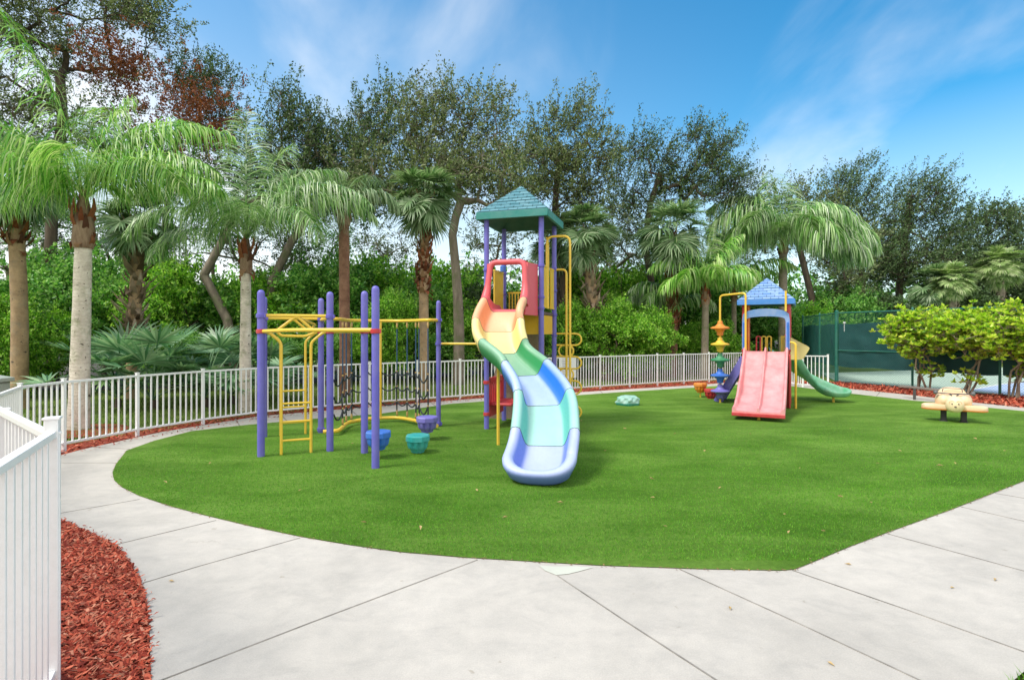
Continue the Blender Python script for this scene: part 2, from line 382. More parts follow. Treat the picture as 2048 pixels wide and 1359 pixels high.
def m_lawn():
    m, t, b = newmat('lawn')
    n1 = noise(t, .7, 5, .6); n2 = noise(t, 14, 6, .75); n3 = noise(t, 70, 3, .8)
    a = ramp(t, n1.outputs[0], [(.3, [.075, .13, .03]), (.7, [.15, .22, .06])])
    f = ramp(t, n2.outputs[0], [(.3, (.6, .6, .6)), (.7, (1.35, 1.3, 1.2))]); o = mixn(t, 1, a.outputs[0], f.outputs[0], 'MULTIPLY')
    g = ramp(t, n3.outputs[0], [(.3, (.6, .6, .6)), (.7, (1.4, 1.35, 1.3))]); o = mixn(t, .8, o, g.outputs[0], 'MULTIPLY')
    t.links.new(o, b.inputs['Base Color']); b.inputs['Roughness'].default_value = .95; b.inputs['Specular IOR Level'].default_value = .1; bump(t, b, n2.outputs[0], .8, .05); return m
def m_mulchbed():
    m, t, b = newmat('red_mulch_bed'); n = noise(t, 45, 6, .75, vscale=(1, .6, 1), dist=1)
    r = ramp(t, n.outputs[0], [(.3, [.13, .018, .010]), (.55, [.36, .065, .035]), (.75, [.52, .15, .08])])
    t.links.new(r.outputs[0], b.inputs['Base Color']); b.inputs['Roughness'].default_value = .95; bump(t, b, n.outputs[0], 1, .03); return m
def m_flat(name, c, s=8, k=.15):
    m, t, b = newmat(name); n = noise(t, s, 6, .65); r = ramp(t, n.outputs[0], [(.3, sc(c, 1-k)), (.7, sc(c, 1+k))]); t.links.new(r.outputs[0], b.inputs['Base Color'])
    b.inputs['Roughness'].default_value = .85; return m
M['turf'] = m_turf(); M['concrete'] = m_concrete(); M['lawn'] = m_lawn(); M['mulch'] = m_mulchbed()
M['joint'] = m_flat('joint', [.25, .235, .21], 3, .5); M['court'] = m_flat('court', [.40, .52, .44], 2, .08); M['court_blue'] = m_flat('court_blue', [.38, .50, .72], 3, .1)
M['patch'] = m_flat('patch', [.52, .54, .47], 5, .06); M['wood_floor'] = m_flat('leaf_litter', [.045, .035, .022], 6, .5)
M['asphalt'] = m_flat('edge_strip', [.05, .05, .05], 9, .3)
m, t, b = newmat('windscreen')
n = noise(t, 1.2, 4, .5, vscale=(.6, 1, 1.8)); r = ramp(t, n.outputs[0], [(.3, [.006, .05, .06]), (.7, [.02, .095, .105])]); t.links.new(r.outputs[0], b.inputs['Base Color']); b.inputs['Roughness'].default_value = .7
M['screen'] = m
def bladesmat(name, cols, tr=.3):
    return leafmat(name, cols, tr, .6)
M['blade'] = bladesmat('turf_blades', ['#40820f', '#509618', '#6aac26', '#8ac23e'], .3)
M['chips'] = leafmat('mulch_chips', ['#6a1e12', '#96341f', '#b84e36', '#cc7054', '#7c2414', '#d89478'], 0, .9)
M['leaf_dark'] = leafmat('dark_leaves', ['#22361a', '#38522a', '#54723e', '#7a9460', '#2a4420'], .3)
M['leaf_olive'] = leafmat('olive_leaves', ['#3e5028', '#607444', '#8a9a60', '#344a26', '#aab486'], .3)
M['leaf_brown'] = leafmat('russet_leaves', ['#5a2c18', '#7c4020', '#8f5028', '#6a4426', '#a05c30'], .3)
M['leaf_bright'] = leafmat('bright_leaves', ['#468020', '#74b832', '#a4de4c', '#c8ee70', '#285a1a', '#8cc838'], .45)
M['leaf_mid'] = leafmat('mid_leaves', ['#346e2c', '#5a9c3c', '#88c054', '#aad878', '#285620'], .4)
M['leaf_lime'] = leafmat('lime_leaves', ['#9cc634', '#b8dc3c', '#d4ea50', '#e6ea68', '#5c9428', '#a6d038'], .4, .35)
M['frond'] = leafmat('feather_fronds', ['#3f6c30', '#5e9444', '#86b464', '#b4d490', '#dcead0', '#345c28'], .35, .4)
M['frond_lime'] = leafmat('lime_fronds', ['#44802a', '#66a83c', '#8cc454', '#b4dc7c', '#dcecb0', '#386c24'], .4, .4)
M['fan'] = leafmat('fan_fronds', ['#46693c', '#668a58', '#8cab7c', '#b0c4a0', '#3a5a30'], .35, .4)
M['fan_light'] = leafmat('pale_fan_fronds', ['#74965a', '#94b26e', '#b8cc90', '#d0d8b0'], .35, .4)
M['dead'] = leafmat('dead_skirt', ['#6a4a2c', '#7c5c38', '#59401f', '#8a7048'], .1, .8)
M['bark_grey'] = barkmat('grey_bark', '#5e564a', '#94897a', 7, moss='#6c6e52')
M['bark_dark'] = barkmat('dark_bark', '#3a322a', '#6a5c4c', 7)
M['bark_twig'] = barkmat('pale_twigs', '#6a5c50', '#a39482', 12)
M['palm_white'] = ringmat('whitish_palm_trunk', '#b4aa9c', '#e0d8ca', 5)
M['palm_tan'] = ringmat('tan_palm_trunk', '#8a7358', '#b89c7a', 9, '#8a8270')
M['palm_grey'] = ringmat('grey_palm_trunk', '#776c5c', '#9c9080', 7)
M['palm_red'] = ringmat('reddish_palm_trunk', '#6a4434', '#94705a', 7, '#6c5040')
M['boot'] = leafmat('palm_boots', ['#6a5a4a', '#8f7d6a', '#b4a592', '#54402e', '#9c8a76'], 0, .9)
M['boot_red'] = leafmat('red_palm_boots', ['#5a2c1a', '#7c4428', '#94603c', '#4a2818', '#9c7c5c'], 0, .9)
M['shaft'] = barkmat('brown_crownshaft', '#5c3c2a', '#a8927a', 9, (1, 1, .3))
M['palmetto'] = leafmat('palmetto_fans', ['#4a8058', '#74a67c', '#a0c8a0', '#c0dcb8', '#3c6844'], .35, .4)
M['dry'] = leafmat('dry_leaf', ['#b89a6a', '#c8b080', '#9a7850'], .1, .8)

# ------------------------------------------------------------ flat ground sheets
def sheet(name, pts, z, mat, thick=0):
    mb = MB(); P = [Vector((p[0], p[1], z)) for p in pts]
    if thick: mb.prism([p-Vector((0, 0, thick)) for p in P], (0, 0, thick))
    else: mb.add(P, [tuple(range(len(P)))])
    o = mb.build(name, mat, smooth=False); o['kind'] = 'structure'
    if not thick:
        me = o.data
        if me.polygons[0].normal.z < 0: me.flip_normals()
    return o
S = 900
ground = sheet('ground', [(-S, -60), (S, -60), (S, S), (-S, S)], -.05, M['lawn'])
woodfl = sheet('woodland_floor', [(-60, 15.5), (-11, 17.0), (-5, 20.5), (1.5, 25), (8, 30), (12, 32), (30, 34), (60, 40), (60, 140), (-60, 140)], -.044, M['wood_floor'])
TURF = [gp(*p) for p in [(225, 945), (232, 928), (253, 901), (309, 881), (383, 862), (480, 851), (631, 837), (758, 827.5), (900, 807.5), (972, 802), (1150, 790.5), (1241, 784), (1386, 775), (1473, 769),
        (1584, 772), (1695, 786), (1827, 801), (1869, 804), (1944, 812), (2048, 822)]] + [Vector((12.5, 11.3, 0)), Vector((10.5, 9.2, 0)), Vector((7.9, 7.7, 0))] + [gp(*p) for p in [(2048, 962), (1900, 1020), (1780, 1063), (1700, 1093), (1607, 1132), (1588, 1139), (1560, 1141), (1400, 1138), (1200, 1131), (1080, 1124), (930, 1115),
        (800, 1104), (700, 1090), (600, 1073), (500, 1052), (400, 1028), (338, 1011.5), (277, 991), (243, 974), (228, 960)]]
sheet('artificial_turf', TURF, .006, M['turf'])
# concrete: near apron plus the ring path
OUT = [gp(*p) for p in [(118, 1037), (116, 911), (165, 898), (324, 863), (515, 832), (631, 822), (758, 812), (920, 799), (972, 795), (1150, 784.5), (1241, 778.5), (1386, 770), (1473, 763.5),
       (1590, 766), (1695, 776.5), (1827, 790), (1944, 804), (2048, 814)]] + [Vector((15, 12.3, 0)), Vector((16, 6, 0)), Vector((6.5, 4.6, 0)), gp(2052, 1338), gp(2015, 1370), Vector((2.4, 2.2, 0)), Vector((2.2, -4, 0)), Vector((-2.2, -4, 0)),
       Vector((-1.75, 2.2, 0)), gp(302, 1359), gp(299, 1255), gp(294, 1204), gp(280, 1157), gp(260, 1123), gp(233, 1091), gp(189, 1069)]
OUT[0] = Vector((-4.3, 5.2, 0)); OUT.insert(0, gp(118, 1037))
OUT[1:2] = [Vector((-4.6, 5.6, 0))]
sheet('concrete_path', OUT, 0, M['concrete'])
sheet('mulch_bed', [gp(118, 1030), gp(189, 1060), gp(233, 1083), gp(264, 1117), gp(288, 1157), gp(300, 1204), gp(306, 1255), gp(310, 1359), (-1.6, 2.2), (-1.6, -4), (-3.4, -4), (-3.3, 2.0), (-4.4, 4.2), (-4.8, 4.6), (-4.5, 5.5), (-4.2, 5.4)], -.012, M['mulch'])
# mulch under the far fence and round the left bend
FENCE_BACK = [(-5.1, 5.25), (-6.53, 7.3), (-6.56, 8.05), (-6.27, 9.25), (-5.78, 10.35), (-5.2, 11.3), (-4.05, 12.3), (-3.1, 13.1), (-1.84, 13.85), (-.6, 14.75), (1.0, 15.75), (2.1, 16.45), (3.27, 17.15), (4.37, 17.8), (5.52, 18.45), (6.72, 19.1), (7.9, 19.7), (8.35, 19.9), (9.0, 18.0), (9.15, 17.3), (9.85, 17.15)]
mo = [(x-.35, y+.45) for x, y in FENCE_BACK]
sheet('mulch_strip', [(x+.75, y-.75) for x, y in FENCE_BACK[:17]] + [(x, y) for x, y in reversed(mo[:17])], -.030, M['mulch'])
sheet('mulch_border', [gp(1570, 760), gp(1684, 764), gp(1827, 776), gp(1944, 786), (14.4, 13.9), (16, 11.5), (13.5, 12.2), gp(1944, 814), gp(1695, 786), gp(1580, 772)], -.022, M['mulch'])
sheet('tree_ring', [(-7.8+.9*math.cos(a), 9.7+.8*math.sin(a)) for a in np.linspace(0, 2*math.pi, 20, endpoint=False)], -.026, M['mulch'])
sheet('court_surface', [(11.45, 19.25), (12.5, 17.05), (13.2, 15.7), (15.5, 11), (60, 11), (60, 40), (13.5, 24.0)], -.035, M['court'])
bl = [gp(1936, 778), gp(2004, 766), gp(2300, 740), gp(2500, 760), gp(2110, 797)]
sheet('court_box', bl, -.030, M['court_blue'])
mb = MB()
for a, b_ in ((bl[0], bl[1]), (bl[1], bl[2]), (bl[0], bl[4])):
    mb.bar(Vector((a.x, a.y, -.026)), Vector((b_.x, b_.y, -.026)), .09, .004)
mb.build('court_line', M['white_line'])['kind'] = 'structure'
mb = MB()
for q in [[(118, 1026), (279, 998)], [(233, 1088), (432, 1040)], [(287, 1165), (400, 1131), (600, 1075)], [(316, 1362), (620, 1245), (955, 1119)], [(1108, 1146), (1250, 1241), (1440, 1364)],
          [(1362, 1139), (1600, 1247), (1860, 1369)], [(1585, 1140), (1800, 1214), (2080, 1314)], [(1772, 1066), (2080, 1150)], [(1922, 1013), (2080, 1049)], [(1990, 986), (2080, 1001)],
          [(116, 925), (236, 925)], [(180, 893), (262, 898)]]:
    P = [gp(*p) for p in q]
    for i in range(len(P)-1): mb.bar(P[i]+Vector((0, 0, .001)), P[i+1]+Vector((0, 0, .001)), .010, .004)
for i in range(len(TURF)):          # ring path joints
    pass
for (a, b_) in [((470, 836), (480, 852)), ((560, 828), (575, 842)), ((700, 817), (715, 831)), ((860, 804), (872, 812)), ((1200, 781), (1206, 787)), ((1320, 774), (1327, 779)), ((1760, 783), (1752, 793)), ((1890, 797), (1882, 806))]:
    mb.bar(gp(*a)+Vector((0, 0, .001)), gp(*b_)+Vector((0, 0, .001)), .02, .004)
mb.build('paving_joint', M['joint'])['kind'] = 'structure'
pp = [gp(*p) for p in [(1078, 1131), (1110, 1133), (1150, 1132), (1186, 1135), (1160, 1142), (1136, 1148), (1112, 1150), (1090, 1141)]]
sheet('repair_patch', pp, .004, M['patch'])

# ------------------------------------------------------------ point-in-polygon sampling
def inpoly(P, X, Y):
    P = np.array([(p[0], p[1]) for p in P]); ins = np.zeros(len(X), bool); j = len(P)-1
    for i in range(len(P)):
        xi, yi, xj, yj = *P[i], *P[j]
        c = ((yi > Y) != (yj > Y)) & (X < (xj-xi)*(Y-yi)/(yj-yi+1e-12)+xi); ins ^= c; j = i
    return ins
def blades(name, P, n, h, wd, mat, rs, box, dens=None, lean=.6):
    X = rs.uniform(box[0], box[1], n); Y = rs.uniform(box[2], box[3], n)
    k = inpoly(P, X, Y)
    if dens is not None: k &= rs.rand(n) < dens(X, Y)
    X, Y = X[k], Y[k]; n = len(X); a = rs.uniform(0, 2*np.pi, n); hh = h*rs.uniform(.6, 1.2, n)
    base = np.stack([X, Y, np.full(n, .004)], 1); sd_ = np.stack([np.cos(a), np.sin(a), np.zeros(n)], 1)*wd/2
    l = rs.uniform(-1, 1, (n, 2))*lean; tip = base+np.stack([l[:, 0]*hh, l[:, 1]*hh, hh], 1)
    V = np.concatenate([base-sd_, base+sd_, tip], 1).reshape(-1, 3); F = np.arange(3*n).reshape(-1, 3)
    return mesh_np(name, V, F, mat)
rs = np.random.RandomState(3)
g = blades('turf_pile', TURF, 620000, .019, .0045, M['blade'], rs, (-5.3, 10.5, 4.1, 11.0), lambda X, Y: np.clip((11.5-Y)/6.0, .05, 1)**1.6, .8)
tag(g, 'short green artificial turf fibres across the play area', 'turf', kind='stuff')

def chips(P, n, box, z, rs, L=(.02, .075)):
    X = rs.uniform(box[0], box[1], n); Y = rs.uniform(box[2], box[3], n); k = inpoly(P, X, Y); X, Y = X[k], Y[k]; n = len(X)
    a = rs.normal(.5, .9, n); tl = rs.normal(0, .35, n); ll = rs.uniform(*L, n); ww = ll*rs.uniform(.16, .4, n)
    d = np.stack([np.cos(a)*np.cos(tl), np.sin(a)*np.cos(tl), np.sin(tl)], 1)*ll[:, None]
    s_ = np.stack([-np.sin(a), np.cos(a), rs.normal(0, .4, n)], 1)*ww[:, None]
    c = np.stack([X, Y, z+rs.uniform(0, .02, n)+np.abs(d[:, 2])/2], 1)
    th = np.array([0, 0, .006])
    V = np.stack([c-d/2-s_/2, c+d/2-s_/3, c+d/2+s_/2, c-d/2+s_/3, c+th], 1).reshape(-1, 3)
    b = np.arange(n)[:, None]*5
    F = np.concatenate([b+np.array([[0, 1, 4]]), b+np.array([[1, 2, 4]]), b+np.array([[2, 3, 4]]), b+np.array([[3, 0, 4]])], 0)
    return V, F
NEARM = [gp(118, 1037), gp(189, 1069), gp(233, 1091), gp(260, 1123), gp(280, 1157), gp(294, 1204), gp(299, 1255), gp(302, 1359), (-1.75, 2.2), (-1.7, 1.2), (-2.4, 1.2), (-3.4, 3.0), (-4.2, 4.4)]
V1, F1 = chips(NEARM, 110000, (-4.6, -1.3, 1.2, 5.2), -.01, rs, (.010, .055))
V0, F0 = chips([gp(118, 1030), gp(240, 1080), gp(310, 1195), gp(335, 1359), (-1.6, 2.3), (-1.72, 2.3), gp(302, 1359), gp(299, 1255), gp(294, 1204), gp(260, 1123), gp(189, 1069), gp(118, 1037)], 2600, (-4.6, -1.3, 2.2, 5.3), .001, rs, (.010, .035)); V1 = np.concatenate([V1, V0]); F1 = np.concatenate([F1, F0+len(V1)-len(V0)])
RB = [gp(1600, 762), gp(1684, 765), gp(1827, 777), gp(1944, 787), (14.4, 13.7), (14.4, 12.4), gp(2048, 815), gp(1944, 804.5), gp(1827, 790), gp(1695, 777), gp(1590, 767)]
V2, F2 = chips(RB, 30000, (8.5, 14.5, 12, 20), -.02, rs, (.04, .12))
STR = [(x+.35, y-.35) for x, y in FENCE_BACK[:17]] + [(x, y) for x, y in reversed(mo[:17])]
V3, F3 = chips(STR, 90000, (-7.5, 8, 4.8, 19.8), -.03, rs, (.03, .08))
g = mesh_np('wood_chips', np.concatenate([V1, V2, V3]), np.concatenate([F1, F2+len(V1), F3+len(V1)+len(V2)]), M['chips'])
tag(g, 'red dyed wood chip mulch spread in the beds beside the path', 'mulch', kind='stuff')

ED = []
for i in range(len(TURF)):
    a, b_ = TURF[i], TURF[(i+1) % len(TURF)]; L_ = (b_-a).length
    if a.y > 12 or a.x > 10: continue
    for _ in range(int(L_*42)):
        q = a.lerp(b_, rs.rand()); ED.append((q.x+rs.normal()*.012, q.y+rs.normal()*.012, .007))
ED = np.array(ED); n_ = len(ED); a_n = rs.uniform(0, 6.28, n_); l_n = rs.uniform(.006, .022, n_)
d_ = np.stack([np.cos(a_n), np.sin(a_n), rs.uniform(-.1, .4, n_)], 1)*l_n[:, None]; s_n = np.stack([-np.sin(a_n), np.cos(a_n), np.zeros(n_)], 1)*(l_n*.35)[:, None]
VV = np.stack([ED-d_/2, ED+s_n, ED+d_/2, ED-s_n], 1).reshape(-1, 3)
g = mesh_np('edge_debris', VV, np.arange(4*n_).reshape(-1, 4), leafmat('debris', ['#6a5434', '#8a6c44', '#a89064', '#54402a'], 0, .9)); tag(g, 'dry crumbs of leaf and mulch caught along the turf edge', 'debris', kind='stuff')

# ------------------------------------------------------------ fences
def resample(P, step):
    P = [Vector((p[0], p[1], 0)) for p in P]; out = [P[0]]; acc = 0
    for i in range(len(P)-1):
        d = P[i+1]-P[i]; L = d.length; pos = 0
        while acc+(L-pos) >= step:
            pos += step-acc; acc = 0; out.append(P[i]+d*(pos/L))
        acc += L-pos
    return out
def picket_fence(root, posts, top=1.0, pick=.105, postw=.044, pw=.020, cap=.03, z0=0.0, bevel=0, ends=True):
    for i, p in enumerate(posts):
        d = (posts[min(i+1, len(posts)-1)]-posts[max(i-1, 0)]).normalized()
        mb = MB(); mb.box((p.x, p.y, (top+cap-.05)/2), (postw, postw, top+cap+.05), ax=d)
        mb.box((p.x, p.y, top+cap+.006), (postw+.012, postw+.012, .012), ax=d)
        mb.build('post', M['white_metal'], root, bevel=bevel)
    for i in range(len(posts)-1):
        a, b = posts[i].copy(), posts[i+1].copy(); d = (b-a); L = d.length; d.normalize(); a += d*postw*.48; b -= d*postw*.48
        mb = MB()
        mb.bar(a+Vector((0, 0, top-.015)), b+Vector((0, 0, top-.015)), .042, .032)
        mb.bar(a+Vector((0, 0, .09)), b+Vector((0, 0, .09)), .036, .032)
        n = max(2, int(round((L-.04)/pick)))
        for k in range(1, n):
            q = a+(b-a)*(k/n); mb.box((q.x, q.y, (top-.03+.106)/2), (pw, pw, top-.03-.106), ax=d)
        mb.build('panel', M['white_metal'], root, bevel=bevel)
rest = resample(FENCE_BACK[2:17], 1.2)
fb = thing('picket_fence', 'long white metal picket fence curving round the back of the turf', 'fence', (-5.1, 5.25, 0))
V = lambda x, y: Vector((x, y, 0))
picket_fence(fb, [V(-5.16, 5.1), V(-5.85, 6.22), V(*FENCE_BACK[1])]+rest+[V(8.35, 19.9), V(9.0, 18.6), V(9.15, 17.3), V(9.85, 17.15)], top=1.0)
nf = thing('picket_fence', 'white metal fence with overlapping rails in the left foreground beside the mulch', 'fence', (-3.1, 3.7, 0))
near = [V(-1.27, .94), V(-2.19, 2.62), V(-3.18, 3.44), V(-4.14, 4.22), V(-5.1, 5.0)]
picket_fence(nf, near[:2], top=1.235, pick=.1, postw=.055, pw=.022, cap=.055, bevel=.003)
picket_fence(nf, near[1:], top=1.22, pick=.1, postw=.05, pw=.022, cap=.0, bevel=.002)

# notice on the fence
sa, sb = Vector((1.33, 15.83, 0)), Vector((1.86, 16.16, 0)); d = (sb-sa).normalized(); nrm = Vector((d.y, -d.x, 0))
st_ = thing('notice_board', 'white rules notice board fixed to the fence behind the yellow loop climber', 'sign', (1.6, 16.0, 0))
mb = MB(); c = (sa+sb)/2+nrm*.045; mb.box((c.x, c.y, .70), ((sb-sa).length, .008, .60), ax=d); mb.build('panel', M['sign'], st_)
mb = MB()
for k in range(11):
    L = .40*random.uniform(.6, 1); q = c+nrm*.0065-d*(.2-L/2); mb.box((q.x, q.y, .95-k*.047), (L, .003, .013), ax=d)
mb.build('text_lines', M['sign_ink'], st_)

# utility box
ub = thing('utility_box', 'pale green utility cabinet behind the fence at the left edge', 'utility box', (-9.1, 9.3, -.05))
mb = MB(); mb.box((-9.1, 9.3, .4), (.7, .6, .9)); mb.build('cabinet', M['box_green'], ub, bevel=.02)
mb = MB(); mb.prism([(-9.49, 8.96, .86), (-8.71, 8.96, .86), (-8.71, 8.96, .93), (-9.1, 8.96, .99), (-9.49, 8.96, .93)], (0, .68, 0)); mb.build('lid', M['box_green'], ub, bevel=.01)

# tennis court fence
cf = thing('court_fence', 'tall dark green chain link court fence hung with windscreen fabric', 'fence', (11.45, 19.3, 0))
CP = [Vector(p) for p in [(13.0, 24.6, 0), (12.25, 21.9, 0), (11.42, 19.35, 0), (12.45, 17.1, 0), (13.35, 15.05, 0), (14.25, 13.0, 0)]]
HT = 2.43
for i, p in enumerate(CP):
    mb = MB(); rr = .06 if i == 2 else .034
    mb.tube([p+Vector((0, 0, -.05)), p+Vector((0, 0, HT+.02))], rr, 10); mb.lathe(p+Vector((0, 0, HT+.02)), [(rr*1.1, 0), (rr*1.1, .02), (rr*.6, .05), (.004, .065)], 10)
    mb.build('post', M['green_metal'], cf)
for i in range(len(CP)-1):
    a, b = CP[i], CP[i+1]; dd = (b-a).normalized(); L = (b-a).length
    mb = MB()
    mb.tube([a+Vector((0, 0, HT-.02)), b+Vector((0, 0, HT-.02))], .024, 8)
    mb.build('rail', M['green_metal'], cf)
    if i >= 2: MB().tube([a+Vector((0, 0, 1.10)), b+Vector((0, 0, 1.10))], .02, 8).build('rail', M['green_metal'], cf)
    mb = MB(); st = .075; off = Vector((dd.y, -dd.x, 0))*.03
    h = HT-.05; n = int((L+h)/st)
    for k in range(n):
        for sgn in (0, 1):
            x0, x1 = -h+k*st, k*st; z0, z1 = 0.02, h
            if x0 < 0: z0 = .02+(-x0)*(h-.02)/h; x0 = 0
            if x1 > L: z1 = h-(x1-L); x1 = L
            if x1 <= x0 or z1 <= z0: continue
            if sgn: x0, x1 = L-x0, L-x1
            mb.bar(a+dd*x0+off*.2+Vector((0, 0, z0)), a+dd*x1+off*.2+Vector((0, 0, z1)), .0035, .0035)
    mb.build('chain_link', M['green_metal'], cf, smooth=False)
    # windscreen cloth, slightly billowing with slack creases
    nx, nz_ = 40, 14; rings = []
    for j in range(nz_+1):
        row = []
        for k in range(nx+1):
            u_, v_ = k/nx, j/nz_
            sag = .03*math.sin(u_*math.pi)*(1 if j == 0 else .2)
            z = .55+(2.04-.55)*v_-sag-(.02*math.sin(u_*9) if j in (0, nz_) else 0)
            bl_ = .03*math.sin(u_*math.pi*2)*math.sin(v_*math.pi)+.022*math.sin((u_*1.6+v_)*9+i)*math.sin(u_*math.pi)*math.sin(v_*math.pi)
            q = a+dd*(.05+(L-.1)*u_)-off*(1.1)+Vector((0, 0, z))-Vector((dd.y, -dd.x, 0))*bl_
            row.append(q)
        rings.append(row)
    MB().loft(rings, closed_ring=False).build('windscreen', M['screen'], cf)
mb = MB(); p = CP[2]+Vector((.14, -.22, 2.06)); mb.lathe(p-Vector((0, 0, .0)), [(.004, -.04), (.035, -.03), (.045, 0), (.035, .03), (.004, .04)], 10)
mb.tube([p-Vector((0, 0, .30)), p-Vector((0, 0, .03))], .014, 8); mb.build('tie_end', M['white_metal'], cf)
ce = MB()
for a, b in zip(CP[2:], CP[3:]): ce.bar(a+Vector((-.05, 0, -.0)), b+Vector((-.05, 0, -.0)), .09, .06)
ce.build('court_edging', M['asphalt'])['kind'] = 'structure'

# ------------------------------------------------------------ climbing frame
cfm = thing('climbing_frame', 'purple post climbing frame with yellow ladders, overhead rails and rope net', 'climbing frame', (-2.9, 8.5, 0))
PX = {'a': (522, 913), 'b': (528, 874), 'c': (642, 865), 'd': (660, 902), 'e': (729, 906), 'f': (751, 936), 'g': (877, 852)}
PP = {k: gp(*v) for k, v in PX.items()}
for k, p in PP.items():
    r_ = .049
    if k in 'g': r_ = .043
    mb = MB(); H_ = 2.29
    mb.tube([p+Vector((0, 0, -.05)), p+Vector((0, 0, H_-.05))], r_, 16, caps=False)
    mb.lathe(p+Vector((0, 0, H_-.05)), [(r_, 0), (r_*.98, .012), (r_*.9, .03), (r_*.7, .045), (r_*.4, .054), (.004, .058)], 16)
    o = mb.build('post', M['purple'], cfm)
    cl = []
    if k in 'abcdg': cl.append((1.94, 'purple_cl'))
    if k in 'abcdef': cl.append((1.725, 'red'))
    if k in 'g': cl += [(1.51, 'purple_cl'), (.05, 'purple_cl')]
    if k in 'c': cl += [(.06, 'purple_cl')]
    for z, mm in cl:
        mb = MB(); mb.lathe(p+Vector((0, 0, z-.03)), [(r_+.001, 0), (r_+.014, .004), (r_+.016, .03), (r_+.014, .056), (r_+.001, .06)], 16)
        mb.box(p+Vector((r_+.01, -.02, z)), (.03, .03, .05)); mb.build('clamp', M[mm], o)
def pipe(root, name, pts, r, mat='yellow', rr=.1, seg=9):
    return MB().tube(rounded(pts, rr), r, seg).build(name, M[mat], root)
up = lambda p, z: Vector((p.x, p.y, z))
pipe(cfm, 'top_rail', [up(PP['a'], 1.945), up(PP['d'], 1.945)], .024)
pipe(cfm, 'top_rail', [up(PP['b'], 1.945), up(PP['c'], 1.945)], .024)
pipe(cfm, 'top_rail', [up(PP['d'], 1.925), up(PP['c'], 1.925)], .024)
# overhead curved rails
q1 = spline([up(PP['a'], 1.725), up(PP['a'].lerp(PP['f'], .33), 1.74)+Vector((-.03, -.12, 0)), up(PP['a'].lerp(PP['f'], .7), 1.74)+Vector((.0, -.10, 0)), up(PP['f'], 1.74)], 8)
MB().tube(q1, .026, 9).build('overhead_rail', M['yellow'], cfm)
pipe(cfm, 'overhead_rail', [up(PP['d'], 1.725), up(PP['e'], 1.73)], .026)
for k, t_ in enumerate((.72, .9)):
    a = q1[int(t_*(len(q1)-1))]; b = up(PP['d'].lerp(PP['e'], (.45, .9)[k]), 1.728); pipe(cfm, 'rung', [a, b], .017)
# two ladders
for (A, B, tf, zs) in ((PP['a'], PP['d'], .30, (.20, .461, .717)), (PP['b'], PP['c'], .26, (.21, .47, .74))):
    d = (B-A); L = d.length; u_ = d.normalized(); m_ = (A+B)/2; hw = .195
    l, r_ = m_-u_*hw, m_+u_*hw
    pipe(cfm, 'ladder_upright', [up(l, -.03), up(l, 1.57), up(m_-u_*(hw+.15), 1.70), up(A+u_*.06, 1.715)], .021, rr=.06)
    pipe(cfm, 'ladder_upright', [up(r_, -.03), up(r_, 1.57), up(m_+u_*(hw+.15), 1.70), up(B-u_*.06, 1.715)], .021, rr=.06)
    for z in zs: pipe(cfm, 'rung', [up(l, z), up(r_, z)], .016)
    pipe(cfm, 'brace', [up(m_-u_*.26, 1.73), up(m_-u_*.02, 1.925), up(m_+u_*.02, 1.925), up(m_+u_*.26, 1.71)], .022, rr=.03)
ma, mb_ = (PP['a']+PP['d'])/2, (PP['b']+PP['c'])/2
ua = (PP['d']-PP['a']).normalized()
pipe(cfm, 'brace', [up(ma-ua*.25, 1.725), up(ma-ua*.2, 1.665), up(ma+ua*.12, 1.655), up(ma+ua*.25, 1.71)], .020, rr=.05)
pipe(cfm, 'brace', [up(ma+ua*.02, 1.92), up(ma.lerp(mb_, .5)+ua*.3, 1.83), up(mb_+ua*.25, 1.72)], .020, rr=.05)
# wavy rails of the net
wp = [(646, 863), (662, 862), (677, 860), (687, 852), (696, 845), (712, 841), (735, 837.5), (761, 835.5), (794, 835), (818, 838), (838, 842.5), (856, 847), (874, 851)]
curve = spline([gp(x, y, .08) for x, y in wp], 6)
MB().tube(curve, .034, 10).build('bottom_rail', M['yellow'], cfm)
topc = spline([up(PP['c'], 1.935)] + [up(gp(x, y, .08), 1.935) for x, y in wp[1:-1]] + [up(PP['g'], 1.935)], 6)
MB().tube(topc, .03, 10).build('net_top_rail', M['yellow'], cfm)
vp = curve[7*6]; pipe(cfm, 'net_post', [up(vp, .05), up(vp, 1.92)], .026)
# ropes
def curve_at(px):
    best = min(range(len(curve)), key=lambda i: abs(1024+curve[i].x/curve[i].y*FPX-px)); return curve[best]
vr = [curve_at(p) for p in (687, 692, 704)] + [curve_at(p) for p in (792, 816, 830, 838, 857)]
vr[0] = curve[3*6-1]; vr[1] = curve[3*6+4]
mbv = MB(); mbt = MB(); mbc = MB()
for p in vr:
    mbv.tube([up(p, .12), up(p+Vector((random.uniform(-.015, .015), 0, 0)), .6), up(p, 1.0)], .014, 6)
    mbt.tube([up(p, 1.0), up(p, 1.78)], .012, 6)
    for z in (1.8, .13): mbc.lathe(up(p, z), [(.012, 0), (.02, .03), (.02, .07), (.008, .12)], 8)
    for z in (.40, .68, .97): mbc.lathe(up(p, z), [(.008, -.02), (.016, -.01), (.016, .01), (.008, .02)], 8)
ends = [curve[1*6+2]] + vr[:3] + [curve[6*6], vp] + vr[3:] + [up(PP['g'], 0)]
def sag_rope(mb, a, b, s):
    mb.tube([a.lerp(b, t/8)+Vector((0, 0, -s*4*(t/8)*(1-t/8))) for t in range(9)], .014, 6)
for z in (.40, .68, .97):
    zl = [z-.04, z-.03, z-.02, z, z, z, z, z, z, z-.02, z, z]
    for i in range(len(ends)-2):
        sag_rope(mbv, up(ends[i], zl[i]), up(ends[i+1], zl[i+1]), .08+.05*(i == 0)+.08*(i == len(ends)-3))
